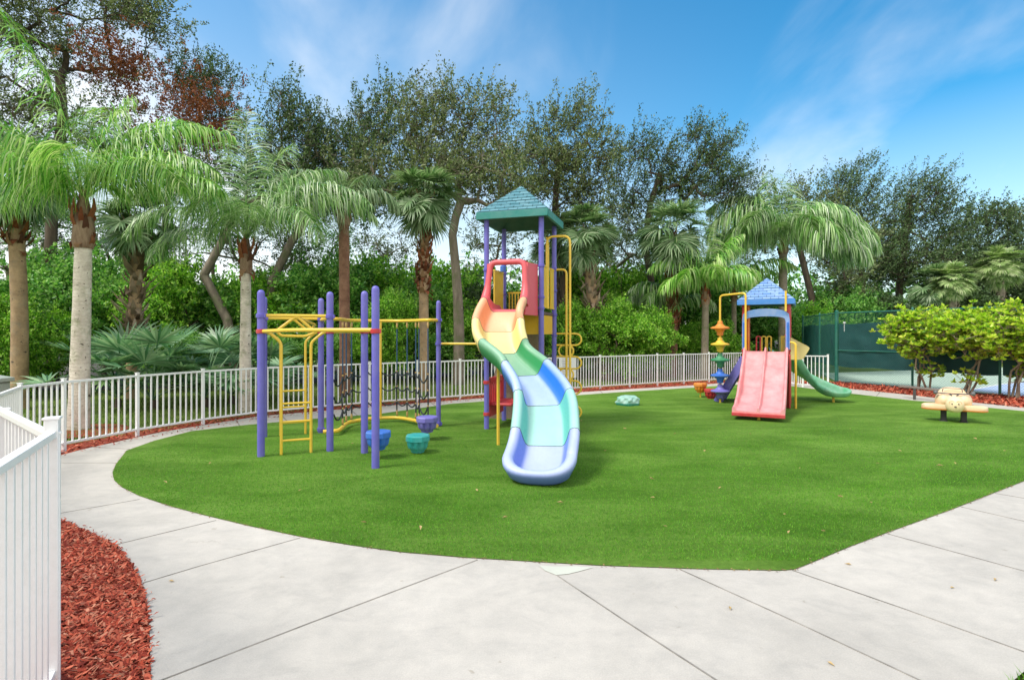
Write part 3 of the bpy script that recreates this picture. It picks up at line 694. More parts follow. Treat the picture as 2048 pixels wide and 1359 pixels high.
mbv.build('rope_net', M['rope'], cfm); mbt.build('rope_sleeve', M['rope_blue'], cfm); mbc.build('fitting', M['brass'], cfm)

# ------------------------------------------------------------ slide tower
TC, TY = Vector((.174, 10.09, 0)), R(-17.2)
TU = Vector((math.cos(TY), math.sin(TY), 0)); TV = Vector((-math.sin(TY), math.cos(TY), 0))
def TT(a, b, z): return TC+TU*a+TV*b+Vector((0, 0, z))
pipe(cfm, 'link_rail', [up(PP['g'], 1.51), TT(-.56, -.5, 1.51)], .021)
tw = thing('slide_tower', 'tall purple post play tower with teal shingle roof and long rainbow slide', 'play tower', TC)
def post(root, p, H_, r_, mat, cols, clmat):
    mb = MB(); mb.tube([p+Vector((0, 0, -.05)), p+Vector((0, 0, H_))], r_, 16); o = mb.build('post', M[mat], root)
    for z in cols:
        mb = MB(); mb.lathe(p+Vector((0, 0, z-.025)), [(r_+.001, 0), (r_+.011, .004), (r_+.013, .025), (r_+.011, .046), (r_+.001, .05)], 16)
        mb.build('clamp', M[clmat], o)
post(tw, TT(-.5, -.5, 0), 3.72, .044, 'purple', (2.82, 2.12), 'purple_cl')
post(tw, TT(.5, -.5, 0), 3.72, .046, 'purple', (2.86, 2.32, 2.13), 'purple_cl')
post(tw, TT(-.5, .5, 0), 3.72, .044, 'purple', (2.86, 2.45), 'purple_cl')
post(tw, TT(.5, .5, 0), 3.72, .044, 'purple', (2.92, 2.5, 2.05, 1.66), 'purple_cl')
def roof(root, T, hw, z0, fh, zap, mroof, mfas, z_in):
    # shingle faces with uv
    me_v = []; fs = []; uvs = []
    C4 = [T(-hw, -hw, z0+fh), T(hw, -hw, z0+fh), T(hw, hw, z0+fh), T(-hw, hw, z0+fh)]; ap = T(0, 0, zap)
    mb = MB(); n = 8
    sl = math.hypot(hw, zap-z0-fh)
    for i in range(4):
        a, b = C4[i], C4[(i+1) % 4]; mid = (a+b)/2; out = (mid-T(0, 0, z0+fh)).normalized()
        for k in range(n):        # overlapping courses: real little steps
            t0, t1 = k/n, (k+1)/n
            lift = Vector((0, 0, .012)); p0 = a.lerp(ap, t0)+lift+out*.006; p1 = b.lerp(ap, t0)+lift+out*.006; p2 = b.lerp(ap, t1); p3 = a.lerp(ap, t1); q0 = a.lerp(ap, t0); q1 = b.lerp(ap, t0)
            base = len(me_v); me_v += [p0, p1, p2, p3, q0, q1]; fs += [(base, base+1, base+2, base+3), (base+4, base+5, base+1, base)]
            W = hw*(1-t0); W1 = hw*(1-t1)
            uvs += [(-W, t0*sl), (W, t0*sl), (W1, t1*sl-.001), (-W1, t1*sl-.001), (-W, t0*sl), (W, t0*sl), (W, t0*sl), (-W, t0*sl)]
    mb.v = [tuple(v) for v in me_v]; mb.f = fs
    me = bpy.data.meshes.new('roof'); o0 = ORG[root.name]; me.from_pydata([tuple(Vector(v)-o0) for v in mb.v], [], mb.f); me.update()
    uv = me.uv_layers.new(name='UVMap')
    for i, c in enumerate(uvs): uv.data[i].uv = (c[0]+1, c[1])
    me.materials.append(mroof); o = bpy.data.objects.new('roof', me); COL.objects.link(o); o.parent = root; ORG[o.name] = o0.copy()
    mb = MB(); e = hw+.012
    A = [T(-e, -e, z0), T(e, -e, z0), T(e, e, z0), T(-e, e, z0)]; B_ = [p+Vector((0, 0, fh)) for p in A]; i_ = hw-.03
    Ci = [T(-i_, -i_, z0), T(i_, -i_, z0), T(i_, i_, z0), T(-i_, i_, z0)]
    mb.loft([[*Ci], [*A], [*B_], [T(-hw+.02, -hw+.02, z0+fh+.006), T(hw-.02, -hw+.02, z0+fh+.006), T(hw-.02, hw-.02, z0+fh+.006), T(-hw+.02, hw-.02, z0+fh+.006)]])
    mb.build('fascia', mfas, o, bevel=.006)
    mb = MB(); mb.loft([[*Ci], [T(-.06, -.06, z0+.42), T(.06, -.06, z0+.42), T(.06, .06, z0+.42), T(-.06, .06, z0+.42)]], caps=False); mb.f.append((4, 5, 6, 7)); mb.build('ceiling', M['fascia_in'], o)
roof(tw, TT, .635, 3.69, .125, 4.39, M['roof_teal'], M['fascia_teal'], 0)
mb = MB(); mb.box(TT(0, 0, 2.055), (.98, .98, .05), ax=TU); mb.build('deck', M['deck'], tw)
mb = MB(); mb.box(TT(.2, -.43, 1.85), (.54, .02, .34), ax=TU); mb.build('skirt_panel', M['yellow_panel'], tw, bevel=.004)
mb = MB(); mb.box(TT(.47, 0, 1.85), (.02, .88, .34), ax=TU); mb.build('skirt_panel', M['yellow_panel'], tw, bevel=.004)
def slat_panel(root, p0, p1, z0, z1, mat, n, name='slat_panel', frame=True, th=.02, mw=None):
    mb = MB(); d = (p1-p0); L = d.length; u_ = d.normalized(); w_ = mw or L/n*.8
    for k in range(n):
        q = p0+u_*((k+.5)*L/n); mb.box(up(q, (z0+z1)/2), (w_, th, z1-z0), ax=u_)
    if frame:
        for z in (z0, z1, ): mb.box(up((p0+p1)/2, z), (L, th+.012, .03), ax=u_)
    return mb.build(name, M[mat], root)
slat_panel(tw, TT(.5, -.40, 0), TT(.5, -.12, 0), 2.16, 2.88, 'yellow', 5)
slat_panel(tw, TT(.5, .2, 0), TT(.5, .44, 0), 2.16, 2.88, 'yellow', 5)
slat_panel(tw, TT(-.5, -.1, 0), TT(-.5, .44, 0), 2.16, 2.86, 'yellow', 8)
slat_panel(tw, TT(-.42, .5, 0), TT(-.12, .5, 0), 2.12, 2.48, 'yellow', 5, 'rail_panel', mw=.02)
pipe(tw, 'grab_hoop', [TT(-.10, .5, 2.1), TT(-.10, .5, 2.88), TT(.16, .5, 2.88), TT(.16, .5, 2.1)], .018, rr=.1)
mb = MB(); mb.lathe(TT(-.42, .2, 2.86), [(.05, 0), (.055, .03), (.055, .10), (.02, .13)], 12); mb.build('periscope', M['blue_pl'], tw)
# right-hand hoops and loop climber
pipe(tw, 'grab_hoop', [TT(.48, -.02, 2.15), TT(.48, -.02, 3.44), TT(.90, .02, 3.44), TT(.90, .02, -.02)], .021, rr=.13)
pipe(tw, 'grab_hoop', [TT(.47, .14, 2.15), TT(.47, .14, 3.36), TT(.48, -.02, 3.42)], .018, rr=.09)
pipe(tw, 'grab_hoop', [TT(.53, .5, 2.9), TT(.74, .48, 2.9), TT(.74, .48, -.02)], .021, rr=.13)
loops = []; zs = [1.69, 1.475, 1.26, 1.035, .81, .56, .34, .12]
for k in range(len(zs)-1):
    big = k % 2 == 0; za, zb = zs[k], zs[k+1]; r2 = (za-zb)/2; zc = (za+zb)/2
    x0, x1 = (.55, 1.02) if big else (.59, .87)
    pts = []
    for j in range(9): th = math.pi/2-math.pi*j/8; pts.append(TT(x1-r2+r2*math.cos(th), .49, zc+r2*math.sin(th)))
    if big: P_ = [TT(x0, .49, za)]+pts+[TT(x0, .49, zb)]
    else:
        lp = [TT(x0+r2-r2*math.cos(math.pi/2-math.pi*j/8), .49, zc-r2*math.sin(math.pi/2-math.pi*j/8)) for j in range(9)]
        P_ = pts+lp
    MB().tube(P_, .017, 9, closed=not big).build('climber_loop', M['yellow'], tw)
# side seat panel and seat
mb = MB()
for b0, b1, z0, z1 in ((-.44, .40, .20, .42), (-.44, -.34, .42, .9), (.33, .42, .42, .84), (-.44, .42, .80, .90)): mb.box(TT(-.5, (b0+b1)/2, (z0+z1)/2), (.05, b1-b0, z1-z0), ax=TU)
for k in range(6): mb.box(TT(-.5, -.27+k*.11, .61), (.035, .05, .40), ax=TU)
o = mb.build('bench_panel', M['red'], tw, bevel=.008)
mb = MB(); mb.box(TT(-.28, 0, .43), (.42, .80, .05), ax=TU); mb.build('bench_seat', M['red'], o, bevel=.015)
for z in (.27, .83):
    mb = MB(); mb.lathe(TT(-.5, -.5, z-.03), [(.045, 0), (.06, .004), (.06, .056), (.045, .06)], 14); mb.build('clamp', M['red'], o)
mb = MB(); mb.loft([[TT(-.45, .50, 1.98), TT(.30, .50, 1.98), TT(.30, .53, 1.98), TT(-.45, .53, 1.98)], [TT(-.95, .62, 0), TT(.22, .85, 0), TT(.22, .90, 0), TT(-.95, .66, 0)]], caps=True); mb.build('climbing_wall', M['tan_wall'], tw)
# wave slide
PTH = [(.026, 9.61, 2.10), (-.08, 9.27, 2.10), (-.125, 9.0, 2.05), (-.215, 8.68, 1.72), (-.15, 8.28, 1.39), (.17, 7.86, 1.09), (.41, 7.32, .735), (.405, 6.74, .32), (.32, 6.34, .085)]
NS = 12; path = spline(PTH, NS)
PROF = [(.20, 0), (.235, .03), (.262, .10), (.282, .18), (.30, .232), (.345, .252), (.39, .242), (.412, .205), (.407, .15), (.385, .10), (.34, .0), (.28, -.04), (.15, -.045)]
PROF = [(.0, 0), (.11, 0)] + PROF + [(.0, -.045)]
def ring(c, side, nn, ws, hs_, ):
    R_ = [c+side*(s*ws)+nn*(z*hs_) for s, z in PROF]; L_ = [c-side*(s*ws)+nn*(z*hs_) for s, z in PROF[1:-1]]
    return R_+L_[::-1]
def slide_rings(path, wf, hf):
    out = []; n = len(path)
    for i, c in enumerate(path):
        t = (path[min(i+1, n-1)]-path[max(i-1, 0)]); t.normalize(); th = Vector((t.x, t.y, 0)).normalized()
        side = Vector((-th.y, th.x, 0))*-1; nn = side.cross(t).normalized(); nn = nn if nn.z > 0 else -nn
        nn = (nn*.6+Vector((0, 0, .4))).normalized(); e_ = max(0, (i/(n-1)-.84)/.16); nn = nn.lerp(Vector((0, 0, 1)), e_).normalized()
        out.append(ring(c, side, nn, wf(i/(n-1)), hf(i/(n-1)))); last = (c, side, th)
    return out, last
WR = [1, 1, .95, .1, 0, 0, .6, 1, 1, .8, .3, .1, 0, 0, 0, 0]  # rims and floor faded; inner walls kept deep to imitate their shaded side
def wear_shade(o, nr, ns_, npf, ncap):
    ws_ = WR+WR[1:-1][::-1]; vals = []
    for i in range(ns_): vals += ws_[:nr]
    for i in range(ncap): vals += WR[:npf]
    a = o.data.attributes.new('wear_shade', 'FLOAT', 'POINT'); a.data.foreach_set('value', (vals+[0]*len(o.data.vertices))[:len(o.data.vertices)])
def hfac(t):
    s = t*8
    return .4+.6*min(1, max(0, (s-.6)/1.2))
rings, (E, sde, fw) = slide_rings(path, lambda t: (.86 if t < .15 else min(1, .86+(t-.15)*.9)) + max(0, t-.72)*.16, hfac)
secs = [(0, 2, 'hood'), (2, 3, 'orange'), (3, 4, 'cream'), (4, 5, 'green_s'), (5, 6, 'blue_s'), (6, 7, 'teal_s'), (7, 8, 'peri_s')]
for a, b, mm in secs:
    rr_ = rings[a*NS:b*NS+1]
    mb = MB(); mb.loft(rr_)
    lab = {'hood': 'red top piece', 'orange': 'orange piece', 'cream': 'pale yellow piece', 'green_s': 'green piece', 'blue_s': 'blue piece', 'teal_s': 'teal piece', 'peri_s': 'periwinkle run-out end piece'}[mm]
    if mm == 'peri_s':
        ws = rings and 1.045; half = PROF; K = .78; rs_ = []
        for j in range(17):
            th = math.pi*j/16; s_, c_ = math.sin(th), math.cos(th); px_ = math.copysign(abs(c_)**.75, c_); py_ = abs(s_)**.75*K
            lip = 1-.42*s_
            rs_.append([E+sde*(q*ws*px_)+fw*(q*ws*py_)+Vector((0, 0, z*(lip if z > 0 else 1)-.05*s_*(q/.4))) for q, z in half])
        mb.loft(rs_, closed_ring=False)
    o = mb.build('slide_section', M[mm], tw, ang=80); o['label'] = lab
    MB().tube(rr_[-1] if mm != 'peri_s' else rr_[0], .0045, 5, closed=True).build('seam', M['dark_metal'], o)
    wear_shade(o, len(rings[0]), len(rr_), len(PROF), 17 if mm == 'peri_s' else 0)
# hood
mb = MB()
arch = rounded([TT(-.345, -1.06, 2.16), TT(-.335, -.92, 2.42), TT(-.30, -.85, 2.90), TT(.30, -.85, 2.90), TT(.335, -.92, 2.42), TT(.345, -1.06, 2.16)], .12, 6)
na_ = len(arch); mb.tube(arch, [.048+.032*max(0, abs(2*i/(na_-1)-1)-.45)/.55 for i in range(na_)], 12)
for sg in (-1, 1):
    rr_ = []
    for (bf, z) in ((-1.10, 2.0), (-1.06, 2.16), (-.92, 2.42), (-.88, 2.65), (-.87, 2.8), (-.86, 2.88)):
        x = .345 if z < 2.3 else .325
        rr_.append([TT(sg*x, bf, z), TT(sg*.42, -.54, max(z, 1.98)), TT(sg*.45, -.54, max(z, 1.98)), TT(sg*(x+.035), bf, z)])
    mb.loft(rr_, caps=True)
mb.box(TT(0, -.72, 2.90), (.62, .28, .03), ax=TU)
mb.build('slide_hood', M['hood'], tw)
pipe(tw, 'slide_support', [(-.209, 8.36, -.03), (-.209, 8.36, 1.36)], .024)
pipe(tw, 'slide_support', [(.40, 7.15, -.03), (.40, 7.15, .56)], .024)

# ------------------------------------------------------------ pods
def pod_unit(label, mat, stem, stemmat='yellow', group='stepping pods on the turf'):
    r0 = thing('stepping_pod', label, 'stepping pod', (0, 0, 0), group)
    zb = .125 if stem else .0
    mb = MB(); oc = lambda a, r, z: 1/math.cos(((a+math.pi/8) % (math.pi/4))-math.pi/8)*.95
    mb.lathe((0, 0, zb+.17), [(.150, 0), (.172, .004), (.172, .068), (.160, .082), (.01, .084)], 48, oc); mb.build('tread', M[mat], r0, ang=25)
    mb = MB(); fl = lambda a, r, z: 1-.20*(math.cos(a*9)*.5+.5)**3
    mb.lathe((0, 0, zb), [(.07, 0), (.088, .006), (.098, .03), (.105, .045), (.132, .065), (.142, .09), (.150, .13), (.155, .17)], 72, fl); mb.build('bucket', M[mat], r0)
    if stem: mb = MB(); mb.tube([(0, 0, -.02), (0, 0, zb+.02)], .02, 10); mb.build('stem', M[stemmat], r0)
    return r0
place(pod_unit('blue stepping pod on a yellow stem between two purple posts', 'blue_pl', True), (-1.81, 7.45, 0), .2)
place(pod_unit('teal stepping pod sitting low on the turf', 'teal_pl', False), (-1.335, 7.8, .01), .1)
place(pod_unit('violet stepping pod beside the far purple net post', 'violet_pl', True, 'violet_pl'), (-1.35, 8.75, 0), .35)
place(pod_unit('orange stepping pod on a yellow stem left of the small tower', 'orange_pl', True), (5.0, 14.6, 0), .3)
place(pod_unit('red stepping pod low beside the disc climber', 'red', False), (5.17, 14.3, .0), .5)

# ------------------------------------------------------------ small tower
SCN, SY = Vector((6.11, 13.18, 0)), R(-28)
SU = Vector((math.cos(SY), math.sin(SY), 0)); SV = Vector((-math.sin(SY), math.cos(SY), 0))
def ST(a, b, z): return SCN+SU*a+SV*b+Vector((0, 0, z))
s2 = thing('toddler_tower', 'small red post play tower with blue shingle roof and double pink slide', 'play tower', SCN)
for a, b in ((-.46, -.46), (.46, -.46), (-.46, .46), (.46, .46)): post(s2, ST(a, b, 0), 2.40, .052, 'red', (1.3, 1.65) if b < 0 else (1.3,), 'red')
roof(s2, ST, .595, 2.36, .115, 3.02, M['roof_blue'], M['fascia_blue'], 0)
DZ = 1.2
mb = MB(); mb.box(ST(0, 0, DZ-.03), (.90, .90, .05), ax=SU); mb.build('deck', M['deck'], s2)
# arch
op = [];  ip = []
ow, iw, zt = .50, .415, 2.27
outer = [(-ow, 1.33), (-ow, 2.0)]+[(-ow*math.cos(math.pi*j/12), 2.03+.24*math.sin(math.pi*j/12)**.6) for j in range(1, 12)]+[(ow, 2.0), (ow, 1.33)]
inner = [(-iw, 1.33), (-iw, 1.96)]+[(-iw*math.cos(math.pi*j/12), 1.97+.12*math.sin(math.pi*j/12)**.5) for j in range(1, 12)]+[(iw, 1.96), (iw, 1.33)]
rgs = []
for (ox, oz), (ix, iz) in zip(outer, inner): rgs.append([ST(ox, -.56, oz), ST(ix, -.53, iz), ST(ix, -.50, iz), ST(ox*.98, -.46, oz-.01)])
mb = MB(); mb.loft(rgs, caps=True); mb.build('arch_panel', M['arch_blue'], s2)
for sg in (-1, 1): MB().box(ST(sg*.46, -.54, 1.64), (.035, .08, .62), ax=SU).build('arch_side', M['blue_pl'], s2, bevel=.006)
# double slide: lanes
LP = [(0, 1.27), (.12, 1.25), (.45, .98), (.75, .86), (1.0, .66), (1.35, .52), (1.6, .36), (1.95, .24), (2.2, .20), (2.42, .18)]
lane = spline([Vector((d_, 0, z)) for d_, z in LP], 5)
LP1 = [(0, 1.27), (.15, 1.25), (.6, .90), (1.1, .55), (1.6, .33), (1.95, .23), (2.2, .20), (2.42, .18)]
lane1 = spline([Vector((d_, 0, z)) for d_, z in LP1], 7)
def lz(path, d_):
    for i in range(len(path)-1):
        if path[i].x <= d_ <= path[i+1].x: t = (d_-path[i].x)/(path[i+1].x-path[i].x+1e-9); return path[i].z*(1-t)+path[i+1].z*t
    return path[-1].z
mb = MB(); rg = []
for k in range(49):
    d_ = 2.42*k/48; z2 = lz(lane, d_); z1 = lz(lane1, d_); zr = max(z1, z2)+.10-(.03 if d_ > 2 else 0); b = -.48-d_
    tp = [(-.47, zr-.02), (-.455, zr), (-.43, zr), (-.415, zr-.02), (-.40, z1+.02), (-.37, z1), (-.05, z1), (-.025, z1+.015), (-.02, zr-.02), (-.01, zr), (.01, zr), (.02, zr-.02), (.025, z2+.015), (.05, z2), (.37, z2), (.40, z2+.02), (.415, zr-.02), (.43, zr), (.455, zr), (.47, zr-.02), (.47, min(z1, z2)-.05), (-.47, min(z1, z2)-.05)]
    rg.append([ST(a, b, z) for a, z in tp])
mb.loft(rg, caps=True); o = mb.build('double_slide', M['pink'], s2)
mb = MB(); mb.box(ST(0, -2.905, .115), (.95, .03, .07), ax=SU); mb.box(ST(0, -2.7, .105), (.93, .40, .05), ax=SU); mb.build('slide_edge', M['red'], o, bevel=.01)
pipe(s2, 'slide_leg', [ST(.0, -2.72, -.02), ST(.0, -2.72, .12)], .03)
mb = MB(); mb.box(ST(.50, -.62, .62), (.04, .26, 1.2), ax=SU); mb.build('side_panel', M['red'], s2, bevel=.01)
# hand rails, barriers inside
pipe(s2, 'handrail', [ST(-.42, -.60, 1.30), ST(-.42, -.60, 2.64), (5.09, 13.45, 2.62), (5.09, 13.45, 1.9)], .024, rr=.09)
pipe(s2, 'handrail', [ST(.42, -.60, 2.2), ST(.42, -.60, 2.66)], .024)
pipe(s2, 'grab_pole', [ST(-.38, -.40, 1.2), ST(-.38, -.40, 2.36)], .026, 'orange_pl')
pipe(s2, 'handrail', [ST(.48, -.52, 1.50), ST(.62, -.56, 1.48), ST(.62, -.56, -.02)], .024, rr=.07)
for a, mm in ((-.26, 'red'), (-.14, 'yellow'), (-.02, 'yellow')):
    pipe(s2, 'barrier_hoop', [ST(a, .44, DZ), ST(a, .44, 1.62), ST(a+.09, .44, 1.62), ST(a+.09, .44, DZ)], .018, mm, rr=.04)
slat_panel(s2, ST(.28, .44, 0), ST(.43, .44, 0), DZ+.02, 1.62, 'yellow', 3)
# disc climber
dc = thing('disc_climber', 'spinning disc climber of orange, yellow, green, blue and violet discs on a pole', 'play equipment', (5.09, 13.45, 0))
for z, mm in ((1.83, 'orange_pl'), (1.43, 'yellow'), (1.05, 'green_pl'), (.67, 'blue_pl'), (.29, 'violet_pl')):
    mb = MB(); mb.lathe((5.09, 13.45, z), [(.055, -.19), (.075, -.17), (.075, -.12), (.10, -.07), (.13, -.035), (.205, -.03), (.222, -.012), (.22, .008), (.19, .025), (.11, .045), (.085, .08), (.06, .10), (.06, .15), (.045, .17)], 24)
    o = mb.build('disc', M[mm], dc)
pipe(dc, 'pole', [(5.09, 13.45, -.02), (5.09, 13.45, 2.0)], .026)
# pale yellow hood and green slide to the right
mb = MB()
hp = [at(1579, 673, 13.0), at(1584, 675, 12.95), at(1613, 690, 12.75), at(1620, 695, 12.75), at(1619, 699, 12.75), at(1608, 717, 12.75), at(1603, 719, 12.75), at(1579, 720, 12.95)]
mb.prism(hp, (.12, .75, 0)); o = mb.build('slide_side_hood', M['pale_yellow'], s2, bevel=.02)
gpth = spline([(6.55, 13.50, 1.20), (6.82, 13.90, 1.12), (7.16, 14.12, .86), (7.50, 14.12, .56), (7.78, 13.94, .32), (7.93, 13.68, .20), (7.98, 13.5, .18)], 6)
gr, (E2, sd2, fw2) = slide_rings(gpth, lambda t: .80, lambda t: .7)
mb = MB(); mb.loft(gr)
rs_ = []
for j in range(13):
    th = math.pi*j/12; s_, c_ = math.sin(th), math.cos(th); px_ = math.copysign(abs(c_)**.75, c_); py_ = abs(s_)**.75*.7
    rs_.append([E2+sd2*(q*.8*px_)+fw2*(q*.8*py_)+Vector((0, 0, z*.7*(1-.35*s_)-.02*s_)) for q, z in PROF])
mb.loft(rs_, closed_ring=False); mb.build('curved_slide', M['green_sl2'], s2, ang=80)
pipe(s2, 'slide_leg', [(7.92, 13.55, -.02), (7.92, 13.55, .16)], .028)
# violet ramp climber on the left
mb = MB(); A = ST(-.48, .16, 1.10); B_ = ST(-1.12, .26, -.02); du = (B_-A); L = du.length; dn = du.normalized()
mb.bar(A+SV*-.30, B_+SV*-.30, .05, .2); mb.bar(A+SV*.36, B_+SV*.36, .05, .2)
mb.bar(A+SV*.03, B_+SV*.03, .62, .035)
rc = MB()
for k in range(5):
    q = A.lerp(B_, (k+.6)/5.4)+SV*.03; mb.box(q+Vector((0, 0, .05)), (.13, .58, .06), ax=Vector((-SU.x, -SU.y, 0)))
mb.build('ramp_climber', M['violet_pl'], s2, bevel=.012)

# ------------------------------------------------------------ spring rider
RC = Vector((8.48, 10.56, 0)); ry = R(-34)
rd = thing('spring_rider', 'cream aeroplane shaped ride-on with a smiling animal face and black ball handles', 'ride-on toy', RC)
rx = Vector((math.cos(ry), math.sin(ry), 0)); rv = Vector((-math.sin(ry), math.cos(ry), 0))   # rv points away from the camera
def RT(a, b, z): return RC+rx*a*.80+rv*b+Vector((0, 0, z))
def blob(mb, c, sx, sy, sz, seg=20, rings_=10, pw=1.0):
    rg_ = []
    for i in range(rings_+1):
        ph = -math.pi/2+math.pi*i/rings_; cz = math.sin(ph); cr_ = max(.02, math.cos(ph)**pw)
        rg_.append([RT(c[0]+sx*cr_*math.cos(2*math.pi*k/seg), c[1]+sy*cr_*math.sin(2*math.pi*k/seg), c[2]+sz*cz) for k in range(seg)])
    mb.loft(rg_, caps=True)
# wings: rounded slab with swept tips
wo = [(-.60, -.10), (-.62, -.02), (-.56, .08), (-.40, .14), (-.15, .2), (.15, .2), (.40, .14), (.56, .08), (.62, -.02), (.60, -.10), (.5, -.15), (.2, -.13), (-.2, -.13), (-.5, -.15)]
wo = [(p.x, p.y) for p in spline([Vector((a, b, 0)) for a, b in wo], 3, closed=True)]
lay = [(.94, .235), (1.0, .25), (1.015, .28), (1.0, .315), (.93, .335)]
zup = lambda a: .018*abs(a)/.6
mb = MB(); mb.loft([[RT(a*k, b*k, z) for a, b in wo] for k, z in lay], caps=True); wing = mb.build('wing', M['tan'], rd)
mb = MB(); mb.loft([[RT(a*k, b*k, z) for a, b in wo] for k, z in ((.93, .222), (1.005, .232), (1.02, .248), (.95, .252))], caps=True); mb.build('wing_rim', M['tan_edge'], wing)
mb = MB(); blob(mb, (-.19, .08, .40), .17, .22, .16); blob(mb, (.19, .08, .40), .17, .22, .16); blob(mb, (0, .05, .40), .22, .24, .15)
blob(mb, (0, .34, .40), .31, .10, .24, pw=.6)
mb.build('body', M['tan'], rd)
mb = MB(); blob(mb, (0, -.20, .345), .18, .12, .145, pw=.7); nose = mb.build('head', M['face'], rd)
for sg in (-1, 1): mb = MB(); blob(mb, (sg*.062, -.314, .375), .013, .010, .015, 10, 6); mb.build('eye', M['deck'], nose)
mb = MB(); blob(mb, (0, -.320, .322), .024, .014, .014, 10, 6); mb.build('snout', M['deck'], nose)
for sg in (-1, 1): mb = MB(); mb.tube([RT(sg*.066+.055*math.cos(t_), -.308, .37+.060*math.sin(t_)) for t_ in np.linspace(.2, 2.9, 9)], .003, 5); mb.build('eye_outline', M['tan_edge'], nose)
mb = MB(); mb.tube([RT(-.04, -.12, .46), RT(-.05, -.10, .52), RT(-.10, -.08, .545), RT(-.34, -.06, .55)], .010, 8); mb.tube([RT(.04, -.12, .46), RT(.05, -.10, .52), RT(.10, -.08, .545), RT(.34, -.06, .55)], .010, 8); mb.tube([RT(-.12, -.08, .546), RT(.12, -.08, .546)], .010, 8)
hb = mb.build('handlebar', M['dark_metal'], rd)
mb = MB(); mb.tube(rounded([RT(-.19, .235, .53), RT(-.19, .235, .62), RT(.19, .235, .62), RT(.19, .235, .53)], .05), .007, 6); mb.build('seat_grip', M['dark_metal'], rd)
for sg in (-1, 1):
    mb = MB(); blob(mb, (sg*.35, -.06, .555), .048, .045, .042, 14, 8); mb.build('handle_ball', M['ball'], hb)
    mb = MB(); mb.box(RT(sg*.19, .02, .11), (.09, .10, .26), ax=rx); mb.box(RT(sg*.19, .02, .0), (.13, .16, .03), ax=rx); mb.build('spring_leg', M['black'], rd, bevel=.008)

# teal boulder
bo = thing('play_boulder', 'pale teal lumpy plastic boulder lying alone on the turf', 'play boulder', (2.74, 13.0, 0))
nu, nv = 44, 18; rg_ = []; rg2 = []
def brad(a):
    return 1+.10*math.cos(4*a+.8)+.05*math.sin(7*a)
for i in range(nv+1):
    ph = math.pi/2*i/nv; row = []
    for k in range(nu):
        a = 2*math.pi*k/nu; rr = math.cos(ph)**.55*brad(a); lump = 1+.06*math.sin(5*a+ph*6)+.05*math.sin(9*a-ph*8)
        row.append(Vector((2.74+.25*rr*math.cos(a)*lump, 13.0+.21*rr*math.sin(a)*lump, .055+.20*math.sin(ph)**.8*(.9+.1*math.sin(3*a+2)*math.cos(ph)))))
    rg_.append(row)
mb = MB(); mb.loft(rg_, caps=False); mb.build('shell', M['boulder'], bo)
mb = MB(); mb.loft([[Vector((2.74+.25*k_*brad(2*math.pi*k/nu)*math.cos(2*math.pi*k/nu), 13.0+.21*k_*brad(2*math.pi*k/nu)*math.sin(2*math.pi*k/nu), z)) for k in range(nu)] for k_, z in ((.93, 0), (1.0, .02), (1.01, .06))], caps=True); mb.build('base', M['boulder_rim'], bo)

# balance beam by the border
bb = thing('balance_beam', 'low grey brown balance beam on a dark leg at the turf edge', 'balance beam', gp(1829, 799))
a, b = at(1800, 774, 14.6), at(1905, 785, 13.2); a.z = b.z = .30
mb = MB(); mb.bar(a, b, .11, .05); mb.build('plank', M['beam'], bb, bevel=.006)
for q in (gp(1829, 799), Vector((b.x-.15, b.y+.2, 0))):
    mb = MB(); mb.box((q.x, q.y, .13), (.045, .045, .30)); mb.build('leg', M['dark_metal'], bb)

# fallen leaves
def dryleaf(s=.05):
    mb = MB(); mb.add([(-s, 0, 0), (-s*.3, s*.38, .012), (s, 0, .004), (-s*.3, -s*.38, .010), (0, 0, -.002)], [(0, 4, 1), (1, 4, 2), (2, 4, 3), (3, 4, 0)])
    return mb.build('fallen_leaf', M['dry'], smooth=False)
l0 = dryleaf(.030); tag(l0, 'small dry fallen leaf lying on the green turf', 'fallen leaf', 'dry leaves scattered on the turf')
spots = [(1304, 962), (1578, 1070), (1646, 1068), (1570, 1034), (1305, 1000), (953, 985), (727, 1050), (1680, 998), (1742, 1010), (1500, 870), (1210, 905), (1162, 844), (1394, 822), (1250, 860), (860, 960), (600, 985), (420, 930), (330, 968), (1800, 905), (1880, 935), (1910, 930), (1700, 860), (1120, 1010), (1010, 1040), (840, 1062), (1330, 1058), (1440, 980), (1600, 940), (560, 905), (705, 890), (1410, 905), (1755, 930), (1950, 880), (1350, 870), (2010, 905), (1030, 870)]
for i, (x, y) in enumerate(spots):
    o = l0 if i == 0 else l0.copy()
    if i: COL.objects.link(o)
    p = gp(x, y); o.location = (p.x, p.y, .030); o.rotation_euler = (random.uniform(-.4, .4), random.uniform(-.4, .4), random.uniform(0, 6.28)); o.scale = [random.uniform(.6, 1.3)]*3
LM = {'blue stepping pod': (-1.81, 7.45), 'teal stepping pod': (-1.335, 7.8), 'violet stepping pod': (-1.35, 8.75), 'run-out end of the rainbow slide': (.32, 6.1), 'teal boulder': (2.74, 13.0), 'foot of the pink double slide': (4.7, 10.5),
      'end of the green curved slide': (7.98, 13.3), 'aeroplane ride-on': (8.48, 10.56), 'disc climber': (5.09, 13.45), 'yellow ladder': (-3.0, 7.7), 'left tip of the turf': (-4.9, 6.7), 'pale patch in the concrete': (.35, 4.4), 'corner where the turf edge bends': (2.0, 4.35),
      'yellow loop climber': (1.1, 10.2), 'far right edge of the turf': (10.5, 9.3), 'grey balance beam': (10.3, 13.9)}
LV = [o for o in COL.objects if o.get('group') == 'dry leaves scattered on the turf']
WD = ['nearest to', 'second nearest to', 'third nearest to', 'fourth nearest to', 'fifth nearest to', 'sixth nearest to', 'seventh nearest to', 'eighth nearest to', 'ninth nearest to', 'tenth nearest to']
rk = {}
